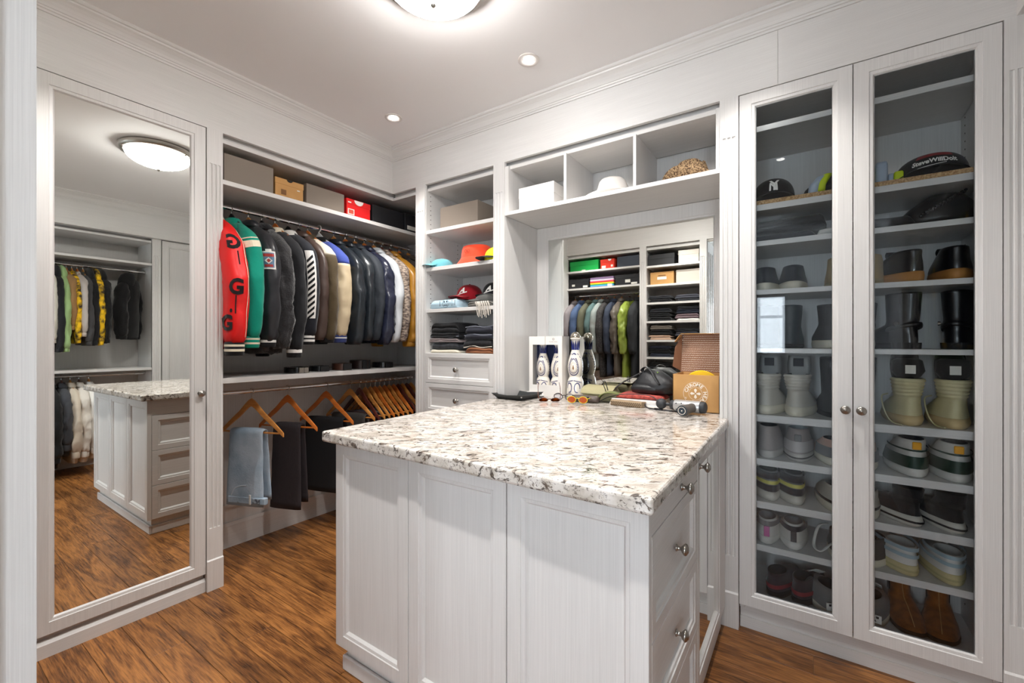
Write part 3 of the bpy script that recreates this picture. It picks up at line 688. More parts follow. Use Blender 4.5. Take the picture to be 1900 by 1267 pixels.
garment('navy varsity jacket with a white panel of black diagonal bars on the sleeve', -.662, fabric('navy_felt', (30, 32, 40)), L=.75, sl=.72, sx=.076, sy=.043, cuff=BLK, cuff_st=(WHT, [(.12, .34), (.5, .72)]), cl=.06, cm=WHT,
        decals=[('sleeve_panel', *bars[0], WHT, -.415, -.45), ('diagonal_bars', *join2([([(x+.004, y) for x, y in v], f) for v, f in dg]), BLK, -.4151, -.45)], wr=.003)
garment('dark brown leather jacket behind the striped sleeve', -.594, mat('brown_leather', (74, 58, 52), .42, bump=(30, .3)), L=.74, sl=.74, sx=.07, sy=.036, collar='shirt')
garment('olive brown wool jacket with a cream shoulder', -.532, fabric('olive_wool', (78, 66, 46)), L=.73, sl=.74, sx=.078, sy=.042, yoke=fabric('cream_wool', (212, 204, 188)), yoke_z=-.22, cuff=BLK, cl=.03)
garment('blue jacket with long cream sleeves and striped blue cuffs', -.452, fabric('royal_blue', (62, 80, 160)), L=.70, sm=mat('cream_leather', (206, 188, 156), .45, bump=(16, .3)), sl=.72, sx=.08, sy=.048, yoke=fabric('royal_blue', (62, 80, 160)), yoke_z=-.27,
        cuff=fabric('cuff_blue', (52, 64, 118)), cuff_st=(WHT, [(.3, .45)]), cl=.05, cm=BLK, front=.006)
LEA = mat('black_leather', (34, 40, 46), .30, bump=(26, .45))
garment('black leather jacket with a wide smooth sleeve', -.345, LEA, L=.74, sl=.77, sx=.085, sy=.05, collar='shirt', front=.006)
garment('second black leather jacket, narrower, behind the wide sleeved one', -.255, LEA, L=.72, sl=.745, sx=.08, sy=.042, collar='shirt')
garment('charcoal denim jacket between leather and quilted jackets', -.178, mat('charcoal_denim', (42, 48, 56), .75, bump=(60, .5)), L=.72, sl=.74, sx=.076, sy=.036, collar='shirt')
garment('shiny dark navy quilted jacket', -.098, mat('navy_nylon', (40, 44, 62), .25, bump=(22, 1.0)), L=.76, sl=.77, sx=.085, sy=.046, wr=.009, wf=26, collar='shirt', front=.004)
garment('white denim jacket right of the navy quilted jacket', -.012, mat('white_denim', (208, 212, 216), .8, bump=(60, .4)), L=.72, sl=.755, sx=.08, sy=.042, collar='shirt')
garment('multicoloured tweed jacket beside the white denim', .062, mat('tweed', (196, 178, 160), .9, bump=(120, .8), var=(42, (92, 78, 76), (1, 1, 2.4))), L=.72, sl=.75, sx=.075, sy=.037, collar='shirt')
garment('mustard yellow satin jacket near the corner pilaster', .142, mat('mustard_satin', (176, 124, 40), .35, bump=(16, .9)), L=.72, sl=.76, sx=.088, sy=.046, wr=.009, wf=18, collar='shirt', cuff=mat('mustard_satin', (176, 124, 40)), cl=.04)
garment('dark brown jacket at the corner end of the rail', .232, fabric('dark_brown_wool', (54, 44, 38)), L=.74, sl=.74, sx=.075, sy=.042, collar='shirt')
garment('taupe jacket last on the rail in the corner', .325, fabric('taupe_wool', (86, 74, 62)), L=.74, sl=.74, sx=.075, sy=.042, collar='shirt')
ju = [(-1.075, 'black', 'red jacket'), (-.985, 'black', 'green varsity jacket'), (-.895, 'natural', 'black satin patch jacket'), (-.82, 'black', 'shearling jacket'), (-.742, 'orange', 'plain black varsity jacket'), (-.662, 'black', 'diagonal bar jacket'), (-.594, 'black', 'brown leather jacket'),
      (-.532, 'orange', 'olive jacket'), (-.452, 'ivory', 'blue and cream jacket'), (-.345, 'natural', 'wide black leather jacket'), (-.255, 'orange', 'second black leather jacket'), (-.178, 'natural', 'charcoal denim jacket'), (-.098, 'orange', 'navy quilted jacket'), (-.012, 'natural', 'white denim jacket'),
      (.062, 'dark', 'tweed jacket'), (.142, 'dark', 'mustard jacket'), (.232, 'orange', 'dark brown corner jacket'), (.325, 'natural', 'taupe corner jacket')]
nm = {'natural': 'pale wooden', 'orange': 'orange wooden', 'dark': 'dark wooden', 'black': 'black', 'ivory': 'ivory plastic'}
for y, c, w in ju: hanger('%s hanger holding the %s' % (nm[c], w), y, c, drop=.09, bar=False)

# --- trousers over hanger bars on the lower rail
def trousers(label, y, m, rz=0, w=.20, front=.40, back=.38, F=None, z=.965, x=-.2, drop=.19, cx=0, th=.016, details=None, name='trousers'):
    t = thing(name, label, 'trousers', loc_on(F, y, x, z), rot_on(F)+rz); seed = int(abs(y)*997)
    bz = -.062-drop+.012; path = []
    for k in range(13): path.append((-.014-.010*(1-k/12)-.006, bz-back+(back-.005)*k/12, 1+.16*(1-k/12)))
    for k in range(1, 6): a = PI-PI*k/6; path.append((.020*math.cos(a), bz+.0155*math.sin(a)+.002, 1))
    for k in range(13): path.append((.014+.010*k/12+.006, bz-.005-(front-.005)*k/12, 1+.16*k/12))
    rs = []
    for i, (py, pz, ww) in enumerate(path):
        a = path[max(0, i-1)]; b = path[min(len(path)-1, i+1)]; dy, dz = b[0]-a[0], b[1]-a[1]; l = math.hypot(dy, dz); ny, nz_ = dz/l, -dy/l
        ring = []
        for j in range(18):
            an = 2*PI*j/18; c, s_ = math.cos(an), math.sin(an)
            xx = cx+math.copysign(abs(c)**.7, c)*w/2*ww; oo = math.copysign(abs(s_)**.8, s_)*th/2
            ring.append(nz((xx, py+ny*oo, pz+nz_*oo), 9, .0035, seed))
        rs.append(ring)
    G().loft(rs).build('legs', m, t, smooth='all')
    return t, bz
DEN = mat('washed_denim', (176, 192, 206), .85, bump=(120, .3), var=(7, (138, 158, 176)))
t, bz = trousers('light blue washed jeans over the first lower hanger', -.876, DEN, rz=.38, cx=-.02, w=.225, front=.395, back=.42, th=.022)
zz = bz-.395
def fbox(t, x0, x1, y0, y1, z0, z1, nme, m, bev=.002): return G().box(x0, x1, y0, y1, z0, z1).build(nme, m, t, bevel=bev)
# waistband hanging at the lower end with pocket edge, loop and label (camera side is -y)
yb = -.034
g = G(); g.loft([[(x_, yb-.007, zz-.01-.03*0), (x_, yb+.02, zz-.01), (x_, yb+.02, zz+.028), (x_, yb-.007, zz+.028)] for x_ in (-.125, 0, .125)]); g.build('waistband', DEN, t, bevel=.003)
G().tube([(.10-.20*k/12-.005, yb-.003, zz+.032+.062*(1-((k-6)/6)**2)**.5 if 0 <= k <= 12 else 0) for k in range(6, 13)], .003, 6).build('pocket_edge', mat('denim_seam', (196, 206, 214), .8), t, smooth=True)
fbox(t, .022, .034, yb-.012, yb-.006, zz-.012, zz+.045, 'belt_loop', mat('pale_loop', (214, 214, 208), .7)); fbox(t, .045, .095, yb-.011, yb-.006, zz-.004, zz+.024, 'label_patch', mat('worn_patch', (150, 160, 170), .8, var=(60, (60, 66, 76))))
trousers('dark brown corduroy trousers over the second lower hanger', -.663, mat('brown_corduroy', (50, 44, 48), .9, bump=(90, .8, (8, 1, .3))), rz=.34, cx=.01, w=.20, front=.47, back=.50, th=.024)
trousers('black dress trousers over the orange lower hanger', -.40, mat('black_cloth', (24, 25, 29), .8, bump=(60, .2)), rz=.30, w=.30, front=.45, back=.47, th=.02)
trousers('charcoal knit trousers behind the black dress trousers', -.215, fabric('charcoal_knit', (66, 64, 62)), rz=.22, w=.30, front=.40, back=.42, th=.024)
hanger('natural wood hanger holding the light jeans', -.876, 'natural', z=.965, rz=.38); hanger('medium wood hanger holding the corduroy trousers', -.663, 'orange', z=.965, rz=.34)
hanger('bright orange wood hanger holding the black dress trousers', -.40, 'orange', z=.965, rz=.30); hanger('pale wood hanger holding the charcoal knit trousers', -.215, 'natural', z=.965, rz=.22)
lo = [(-.135, 'dark', (52, 26, 30)), (-.085, 'natural', (36, 40, 60)), (-.04, 'natural', (96, 98, 96)), (.002, 'orange', (30, 30, 34)), (.045, 'natural', (44, 48, 58)), (.09, 'orange', (22, 22, 26)), (.135, 'natural', (58, 52, 46)), (.18, 'orange', (24, 24, 28)), (.225, 'dark', (40, 42, 50)), (.27, 'natural', (26, 26, 30)), (.315, 'dark', (32, 34, 40)), (.36, 'natural', (28, 26, 28))]
ordn = ['first', 'second', 'third', 'fourth', 'fifth', 'sixth', 'seventh', 'eighth', 'ninth', 'tenth', 'eleventh', 'twelfth', 'thirteenth', 'fourteenth', 'fifteenth']
for i, (y, c, rgb) in enumerate(lo):
    hanger('%s hanger, %s in the dense row on the lower rail behind the island' % (nm[c], ordn[i]), y, c, z=.965)
    trousers('dark trousers, %s in the dense row on the lower rail behind the island' % ordn[i], y, fabric('row_cloth_%d' % i, rgb), w=.28, front=.40, back=.42, th=.014)
# belts lying on the lower shelf
def coil(label, y, x, r0, turns, m, z=1.064, h=.035, buckle=None, w=.0022):
    t = thing('coiled_belt', label, 'belt', (x, y, z)); pts = []
    n = int(turns*20)
    for i in range(n+1): a = 2*PI*i/20; r = r0*(1-.55*i/n); pts.append((r*math.cos(a), r*.8*math.sin(a), h/2+.001))
    g = G()
    rs = []
    for i, p in enumerate(pts):
        a = 2*PI*i/20; nx, ny = math.cos(a), math.sin(a)
        rs.append([(p[0]-nx*w, p[1]-ny*w, .001), (p[0]+nx*w, p[1]+ny*w, .001), (p[0]+nx*w, p[1]+ny*w, h), (p[0]-nx*w, p[1]-ny*w, h)])
    g.loft(rs).build('strap', m, t, smooth=True)
    G().box(r0*.9, r0*.9+.012, -.03, .03, .002, h).build('buckle', NICKEL if buckle else BLACKP, t, bevel=.002)
    return t
LB = mat('polished_black_leather', (18, 18, 20), .25, coat=.4); LBR = mat('brown_belt_leather', (78, 46, 34), .35, coat=.2)
coil('coiled black patent belt nearest the front of the lower shelf', -.66, -.11, .085, 3, LB, buckle=1, w=.004); coil('coiled black belt behind the patent belt', -.50, -.13, .07, 3, LB, w=.004)
coil('coiled reddish brown belt on the lower shelf', -.34, -.12, .07, 3, LBR, h=.045, w=.005); coil('larger dark brown coiled belt on the lower shelf', -.18, -.14, .08, 3, mat('dark_brown_leather', (42, 28, 26), .35), h=.06, w=.006)
coil('coiled black belt furthest along the lower shelf', 0.0, -.12, .085, 3, LB, h=.04, w=.004)
# ================================================================== boxes
def carton(label, F, u0, u1, n0, n1, z, h, m, lid=None, lidh=.0, lm=None, name='storage_box', cat='box', inset=.002, rz=0, group=None, over=.002):
    c = F((u0+u1)/2, (n0+n1)/2, z); t = thing(name, label, cat, c, rot_on(F)-PI/2+rz, group)
    # local: x along u (sign free), y out of the wall
    w, d = abs(u1-u0)/2, abs(n1-n0)/2
    if lidh:
        G().box(-w+over, w-over, -d+over, d-over, 0, h-.004).build('body', m, t, bevel=.0012)
        G().box(-w, w, -d, d, h-lidh, h).build('lid', lm or m, t, bevel=.0012)
    else: G().box(-w, w, -d, d, 0, h).build('body', m, t, bevel=.0015)
    return t
def card(t, x0, x1, z0, z1, d, nme, m, off=.0012, y=None):
    return G().box(x0, x1, d, d+off, z0, z1).build(nme, m, t)
TAUPE = mat('taupe_board', (128, 117, 106), .7); KRAFT = mat('kraft_board', (196, 150, 92), .75, var=(9, (186, 140, 84))); BKB = mat('black_board', (28, 29, 33), .5)
RDB = mat('red_board', (228, 20, 22), .5); WB = mat('white_board', (236, 232, 228), .55); LBL = mat('paper_label', (222, 220, 212), .7)
zs = 2.0905
carton('large taupe box at the front end of the upper left shelf', FL, -1.092, -.838, -.36, -.03, zs, .150, TAUPE)
t = carton('kraft shoe box with a thumb hole lid between the taupe boxes', FL, -.826, -.655, -.33, -.035, zs, .112, KRAFT, lidh=.034)
G().loft([[(.018*math.cos(a), dd, .1125-.014*math.sin(a)) for a in [i*PI/8 for i in range(9)]] for dd in (.1476, .1486)]).build('thumb_hole', DARKGAP, t); card(t, -.062, -.045, .062, .068, .1458, 'sticker', LBL)
card(t, .02, .05, .02, .05, .1456, 'print', mat('kraft_print', (120, 84, 50), .8))
carton('second taupe box left of the red shoe box', FL, -.640, -.380, -.36, -.03, zs, .128, TAUPE)
t = carton('red shoe box with a white half moon on its lid', FL, -.362, -.172, -.33, -.03, zs, .116, RDB, lidh=.036)
G().loft([[(.036*math.cos(a), dd, .1135-.030*math.sin(a)) for a in [i*PI/10 for i in range(11)]] for dd in (.1502, .1512)]).build('half_moon', WB, t)
card(t, .035, .085, .012, .05, .1482, 'label', LBL); card(t, .042, .078, .018, .044, .1496, 'label_print', mat('label_red', (200, 80, 60), .7)); card(t, .06, .085, .088, .096, .1502, 'mark', WB)
carton('black box right of the red shoe box on the upper left shelf', FL, -.150, .130, -.34, -.035, zs, .130, BKB)
t = carton('black lidded shoe box at the corner end of the upper left shelf', FL, .145, .395, -.30, -.035, zs, .140, BKB, lidh=.03); card(t, .0, .10, .022, .052, .1308, 'label', LBL)
carton('wide taupe box on the top shelf above the drawers', FB, .42, .745, -.33, -.05, 2.0125, .150, TAUPE)
carton('white lidded box in the left cubby', FB, 1.062, 1.300, -.31, -.045, 2.0275, .138, WB, lidh=.062)
# seen in the niche mirror: front wall
t = carton('green shoe box seen in the niche mirror', FF, .02, .40, -.33, -.04, 2.1265, .125, mat('green_board', (10, 160, 70), .5), lidh=.055); card(t, -.03, .02, .004, .016, .1435, 'label', LBL)
t = carton('orange red shoe box beside the green one in the niche mirror', FF, .425, .60, -.33, -.04, 2.1265, .115, mat('orange_red_board', (222, 52, 30), .5), lidh=.04); card(t, .045, .07, .02, .045, .1435, 'label', LBL); card(t, -.07, -.02, .01, .04, .1435, 'label', LBL)
G().loft([[(.03+.022*math.cos(a), dd, .114-.022*math.sin(a)) for a in [i*PI/8 for i in range(9)]] for dd in (.1454, .1464)]).build('half_moon', WB, t)
carton('dark slate box at the right end of the mirrored top shelf', FF, .635, .895, -.33, -.04, 2.1265, .125, mat('slate_board', (62, 68, 80), .6))
t = carton('black shoe box with two labels on the mirrored second shelf', FF, .0, .275, -.33, -.04, 1.9145, .115, BKB, lidh=.03); card(t, .06, .12, .01, .035, .1435, 'label', LBL); card(t, -.09, -.05, .03, .055, .1435, 'label', LBL)
t = thing('striped_box', 'rainbow striped shoe box on the mirrored second shelf', 'box', FF(.44, -.185, 1.9145))
G().box(-.148, .148, -.14, .14, 0, .12).build('body', mat('lilac_board', (122, 100, 136), .6), t, bevel=.001)
for i, (c, z0, z1) in enumerate([((226, 150, 190), .074, .084), ((214, 40, 40), .056, .073), ((240, 200, 30), .040, .055), ((40, 150, 80), .028, .039), ((70, 160, 210), .012, .027), ((230, 230, 230), .085, .093)]):
    G().box(-.1485, .1485, -.1405, .1405, z0, z1).build('stripe', mat('stripe_%d' % i, c, .6), t)
card(t, .075, .13, .004, .034, .1408, 'label', LBL)
t = carton('black lidded box with a white tag right of the rainbow box', FF, .61, .895, -.33, -.04, 1.9145, .122, BKB, lidh=.04); card(t, -.02, .04, .03, .065, .1457, 'tag', LBL); card(t, .05, .12, .008, .03, .1435, 'label', LBL)
carton('black ribbed box on the top folding shelf in the niche mirror', FF, .995, 1.285, -.34, -.04, 2.1055, .125, BKB, lidh=.05)
t = carton('cream lidded box with a tag on the top folding shelf in the mirror', FF, 1.325, 1.535, -.34, -.04, 2.1055, .14, mat('cream_board', (222, 214, 204), .6), lidh=.05); card(t, -.06, .03, .045, .085, .1488, 'tag', LBL)
t = carton('kraft parcel box with a white label on the mirrored folding shelves', FF, 1.02, 1.275, -.33, -.05, 1.8935, .14, KRAFT); card(t, -.05, .05, .055, .085, .1405, 'label', LBL); card(t, -.04, .04, .095, .105, .1405, 'print', mat('kraft_print', (120, 84, 50), .8))
carton('pale grey box beside the kraft parcel in the niche mirror', FF, 1.30, 1.545, -.33, -.05, 1.8935, .145, mat('pale_grey_board', (196, 188, 178), .6))

# ================================================================== headwear
def cap(label, loc, rz, m, brim_m=None, s=1.0, logo=None, flat=1.0, name='baseball_cap', under=None, brimlen=.075):
    """front of the cap faces local -y"""
    t = thing(name, label, 'cap', loc, rz); rs = []
    A, B, H = .088*s, .100*s, .110*s*flat
    def dome(a, e, off=0):   # a azimuth, e elevation 0..1
        k = math.cos(e*PI/2)**.75; h = math.sin(e*PI/2)**.85
        return ((A+off)*k*math.cos(a), (B+off)*k*math.sin(a), .012+(H+off)*h)
    N = 28
    for j in range(11): rs.append([dome(2*PI*i/N, j/10*.985) for i in range(N)])
    rs = [[(p[0], p[1], .001) for p in rs[0]]]+rs
    G().loft(rs, False).build('crown', m, t, smooth='all')
    G().lathe([(.0001, .012+H+.006), (.006, .012+H+.005), (.007, .012+H-.001), (.0001, .012+H-.002)], 10).build('button', m, t, smooth='all')
    g = G(); top, bot = [], []
    for j in range(7):
        q = j/6; r0, r1 = [], []
        for i in range(13):
            a = -PI/2+(i/12-.5)*2.15; bx, by = A*.98*math.cos(a), B*.98*math.sin(a)
            f = math.cos((i/12-.5)*2.15)**.6; x = bx*(1+.06*q); y = by-brimlen*s*q*f
            z = .018-.012*q*f+.014*(1-(abs(i/12-.5)*2)**2)*.9-.010
            r0.append((x, y, z+.012)); r1.append((x, y, z+.009))
        top.append(r0); bot.append(r1)
    g.loft([r0+r1[::-1] for r0, r1 in zip(top, bot)]); g.build('brim', brim_m or m, t, smooth='all')
    if logo:
        for vs, fs, lm, nm_, az in logo:
            def fn(x, y, az=az):
                a = -PI/2+az+x/(A*.95); e = .30+y/(H*1.35); return dome(a, max(.02, min(.95, e)), .0018)
            decal(nm_, vs, fs, fn, lm, t)
    return t
z1 = 1.7585
cap('light blue cap lying brim out on the middle shelf', (.395, .10, z1), -.75, fabric('aqua_cap', (108, 178, 190)), s=.80, flat=.62, under=None)
t = thing('bucket_hat', 'bright orange bucket hat on the shelf beside the blue cap', 'hat', (.655, .155, z1), .15)
ORG = mat('orange_towelling', (246, 74, 38), .85, bump=(60, .4), sheen=.2)
g = G(); g.loft([ell(0, 0, .001, .150, .12, 28, 2), ell(0, 0, .006, .150, .12, 28, 2), ell(0, 0, .045, .118, .098, 28, 2), ell(0, 0, .052, .112, .095, 28, 2)], False, False); g.build('brim', ORG, t, smooth='all')
g = G(); g.loft([[nz(p, 12, .003, 2) for p in r] for r in (ell(0, 0, .050, .112, .095, 28, 2), ell(0, 0, .11, .100, .088, 28, 2.2), ell(0, 0, .128, .094, .080, 28, 2.2), ell(0, 0, .134, .080, .066, 28, 2.2))], False, True); g.build('crown', ORG, t, smooth='all')
v, f = join2([([(.011*math.cos(q)*k+dx, .010*math.sin(q)*k) for k in (1, .72) for q in [i*PI/7 for i in range(14)]], [(i, (i+1) % 14, 14+(i+1) % 14, 14+i) for i in range(14)]) for dx in (-.010, .010)]); decal('emblem', v, f, lambda x, y: (x-.02, -.0935-.0035+(.0)*x+abs(x-.02)*.10, .088+y), fabric('rust_thread', (150, 50, 30)), t)
cap('fluorescent yellow cap with a black underbrim right of the bucket hat', (.868, .10, z1), -.6, mat('fluo_yellow', (226, 226, 30), .7), brim_m=fabric('black_brim', (28, 28, 30)), s=.85, flat=.85)
z2 = 1.4755
def script_A():
    v, f = text2d('A', .052, .0022); v = [(x+y*.28, y) for x, y in v]
    v2, f2 = grid(-.040, .030, -.020, -.014, 6, 1, .25); return join2([(v, f), (v2, f2)])
sa = script_A()
cap('dark red cap with a white script letter A resting on a folded shirt', (.560, .195, z2+.062), -.30, fabric('crimson_cap', (150, 14, 30)), s=.95, flat=.92, logo=[(*sa, WHT, 'letter', .45)])
cap('black cap with a white letter A at the back of the shelf', (.760, .215, z2+.062), -.15, fabric('navy_cap', (24, 24, 28)), s=.90, logo=[(*sa, WHT, 'letter', .35)])
cap('washed grey cap lying in front of the black cap', (.775, .120, z2+.024), -1.0, fabric('grey_cap', (74, 74, 72)), s=.85, flat=.55)
# white felt cowboy hat and straw hat
def cowboy(label, loc, rz, m, s=1, band=None, straw=False, curl=.045, crown=.105, wx=.155, wy=.175):
    t = thing('cowboy_hat', label, 'hat', loc, rz); N = 36
    def brim(q, off):
        r = []
        for i in range(N):
            a = 2*PI*i/N; rx = (.078+(wx-.078)*q)*s; ry = (.098+(wy-.098)*q)*s
            z = .012+curl*s*(q**2.2)*abs(math.cos(a))**1.6-.010*q*abs(math.sin(a))+.004
            r.append(((rx*math.cos(a)) * (1-.10*(q**2)*abs(math.cos(a))), ry*math.sin(a), z+off))
        return r
    g = G(); g.loft([brim(q/5, 0) for q in range(6)]+[brim(q/5, -.003) for q in range(5, -1, -1)], False, False); g.build('brim', m, t, smooth='all')
    rs = []
    for k in range(12):
        q = k/11; ring = []
        for i in range(N):
            a = 2*PI*i/N; w = (1-.28*q-.0*q) if q < .9 else (1-.28*.9)*(1-(q-.9)*9)
            x, y = .078*s*w*math.cos(a), .098*s*w*math.sin(a); z = .014+crown*s*min(1, q/.9)
            pinch = max(0, q-.45)*1.6; z -= .035*s*pinch*math.exp(-(x/(.024*s))**2)*(1 if q > .5 else 0)
            if y < 0: x *= 1-.35*pinch*min(1, -y/(.07*s))
            ring.append((x, y, z))
        rs.append(ring)
    G().loft(rs, False, True).build('crown', m, t, smooth='all')
    if band:
        G().loft([ell(0, 0, .020, .0800*s, .100*s, 32, 2), ell(0, 0, .040*s, .0785*s, .0985*s, 32, 2)], False, False).build('band', band, t, smooth='all')
    return t
cowboy('white cowboy hat with a dark chain band in the middle cubby', (1.600, .17, 2.0275), 1.80, mat('white_felt', (238, 232, 226), .85, sheen=.2), s=1.0, band=mat('chain_band', (60, 56, 54), .4, metal=.6, bump=(140, 1)), curl=.014)
cowboy('woven straw cowboy hat with rolled brim in the right cubby', (2.010, .165, 2.0275), 1.05, mat('straw', (206, 172, 130), .8, bump=(190, 1.0), var=(130, (84, 58, 38))), s=.98, curl=.060, wx=.135, wy=.16)

# ================================================================== folded clothes
def folded(label, F, u, n, z, w, d, h, m, layers=2, seed=1, rz=0, name='folded_garment', cat='clothing', group=None, wr=.006, edge=None):
    """w along the wall, d deep, h high; a fold front with grooves between the layers"""
    t = thing(name, label, cat, F(u, n, z+.0012), rot_on(F)-PI/2+rz, group); K = 20; rs = []
    prof = []
    per = 8*layers
    for i in range(per+1):
        q = i/per; zz = h*q; ph = (q*layers) % 1; bulge = math.sin(ph*PI)**.5*h/layers*.5 if i not in (0, per) else 0
        prof.append((d/2-.5*h/layers+bulge, zz))
    prof += [(0, h*1.02), (-d/2+.01, h*.98), (-d/2, h*.9), (-d/2, 0.0005)]
    for k in range(K+1):
        q = k/K; e = min(1, (math.sin(min(1, min(q, 1-q)*9)*PI/2))**.6+.02); x = (q-.5)*w
        ring = []
        for (yy, zz) in prof:
            p = (x, yy*(.93+.07*e), max(0, zz*(.25+.75*e)))
            v = noise.noise_vector(Vector((p[0]*14+seed*3.1, p[1]*10+seed, p[2]*22)))
            ring.append((p[0]+v[0]*wr, p[1]+v[1]*wr, max(0, p[2]+v[2]*wr*min(1, p[2]/.02))))
        rs.append(ring)
    G().loft(rs).build('cloth', m, t, smooth='all')
    if edge:
        G().tube([nz((x_, d/2-.004, h*edge[1]+.004*math.sin(x_*40)), 10, .006, seed) for x_ in [(-.48+.96*i/16)*w for i in range(17)]], .0026, 6).build('hem_edge', edge[0], t, smooth=True)
    return t
KN = fabric('black_knit', (22, 22, 25), b=(70, .5)); CH = fabric('charcoal_cloth', (44, 46, 52)); 
t = folded('light blue shirt with a dark skull print folded on the shelf', FB, .465, -.125, z2, .24, .20, .062, mat('pale_blue_cotton', (176, 202, 216), .85, bump=(30, .3)), 1, 5)
skull = join2([blob(-.012, .012, .006), blob(.012, .012, .006), blob(0, -.001, .003), grid(-.018, .018, -.016, -.013, 6, 1), grid(-.012, -.010, -.020, -.009, 1, 1), grid(-.001, .001, -.020, -.009, 1, 1), grid(.010, .012, -.020, -.009, 1, 1)])
arc = [(.030*math.cos(a), .030*math.sin(a)) for a in [i*2*PI/20 for i in range(20)]]; arc2 = [(x*.92, y*.92) for x, y in arc]
ring = (arc+arc2, [(i, (i+1) % 20, 20+(i+1) % 20, 20+i) for i in range(20)])
decal('skull_print', *join2([skull, ring, grid(-.085, -.081, -.018, .022, 1, 4), grid(-.058, -.055, -.022, .022, 1, 4), grid(.048, .052, -.020, .018, 1, 4)]), lambda x, y: (-.028-x*-1, .1005+.0012-.02*max(0, abs(y)-.02), .033+y*.92), fabric('dark_print', (40, 48, 62)), t)['kind'] = 'stuff'
t = folded('grey fringed scarf folded on the shelf with its tassels hanging over', FB, .795, -.10, z2, .20, .18, .030, fabric('grey_scarf', (92, 90, 86)), 2, 8, edge=(fabric('scarf_edge', (196, 190, 180)), .5))
rg = random.Random(4)
for k in range(14):
    x0 = -.085+.0085*k*.9+rg.uniform(-.003, .003); l = rg.uniform(.035, .065)
    G().tube([(x0+.03, .080, .030), (x0+.014, .098, .022), (x0+.004, .1005, .004), (x0+rg.uniform(-.004, .004), .100, -.015), (x0+rg.uniform(-.007, .007), .099, -.015-l)], .0024, 5).build('tassel', fabric('tassel_wool', (198, 190, 180)), t, smooth=True)
z3 = 1.1785
def pile(F, u, n, z, w, d, specs, seed=0):
    out = []
    for i, (label, h, m, lay, edge) in enumerate(specs):
        out.append(folded(label, F, u+.006*((i*7+seed) % 3-1), n, z, w-.008*((i+seed) % 3), d-.006*(i % 2), h-.002, m, lay, seed+i*3+1, edge=edge)); z += h+.0015
    return out
pile(FB, .47, -.15, z3, .27, .24, [('cream folded tee at the bottom of the left pile above the drawers', .022, fabric('cream_knit', (214, 206, 188)), 1, None), ('dark grey sweater above the cream tee', .045, fabric('dark_marl', (52, 54, 60), (34, 36, 40)), 1, None),
    ('grey and rose folded shirt in the middle of the left pile', .028, fabric('rose_grey', (118, 108, 108)), 2, (fabric('rose_edge', (170, 158, 152)), .5)), ('black sweater with a pale folded edge in the left pile', .036, KN, 2, (fabric('grey_edge', (120, 124, 136)), .2)), ('thick black knit sweater on top of the left pile', .066, KN, 2, None)], 1)
pile(FB, .775, -.13, z3, .24, .24, [('brown jersey at the bottom of the right pile above the drawers', .036, fabric('rust_brown', (134, 84, 54)), 2, (fabric('brown_edge', (90, 50, 32)), .5)), ('black sweater above the brown jersey', .050, KN, 1, (fabric('cream_edge', (210, 204, 190)), .1)),
    ('navy marl sweater in the right pile above the drawers', .036, fabric('navy_marl', (40, 42, 52)), 1, (fabric('grey_edge', (120, 124, 136)), .8)), ('dark blue sweater on top of the right pile with a curled edge', .050, fabric('navy_marl', (40, 42, 52)), 1, (fabric('grey_edge', (120, 124, 136)), .85))], 2)
# folded piles in the niche mirror (front wall)
cols = {'black': KN, 'charcoal': CH, 'navy': fabric('navy_knit', (34, 38, 52)), 'grey': fabric('mid_grey_knit', (128, 122, 114)), 'mauve': fabric('mauve_knit', (116, 98, 104)), 'white': fabric('white_cotton', (222, 220, 214)), 'beige': fabric('beige_knit', (186, 156, 134)), 'slate': fabric('slate_knit', (70, 72, 82))}
def mpile(u, z, side, row, cs, w=.25):
    sp = []
    for i, (c, h) in enumerate(cs): sp.append(('%s garment, %s from the bottom of the %s pile on the %s mirrored shelf' % (c, ordn[i], side, row), h, cols[c], 1 if h < .03 else 2, None))
    pile(FF, u, -.16, z, w, .25, sp, int(u*10)+row.__hash__() % 3 if False else int(u*10))
mpile(1.13, 1.6945, 'left', 'fourth', [('black', .04), ('charcoal', .035)]); mpile(1.42, 1.6945, 'right', 'fourth', [('charcoal', .03), ('slate', .04)])
mpile(1.13, 1.4865, 'left', 'fifth', [('black', .05), ('black', .04), ('charcoal', .045)]); mpile(1.42, 1.4865, 'right', 'fifth', [('white', .022), ('mauve', .05), ('navy', .045), ('charcoal', .03)])
mpile(1.13, 1.2765, 'left', 'sixth', [('beige', .03), ('beige', .022), ('black', .06), ('grey', .045)]); mpile(1.42, 1.2765, 'right', 'sixth', [('charcoal', .04), ('slate', .05), ('charcoal', .03)])
mpile(1.13, 1.0865, 'left', 'seventh', [('navy', .04), ('black', .05), ('navy', .03)]); mpile(1.13, .8805, 'left', 'eighth', [('black', .05), ('charcoal', .05), ('black', .04)])

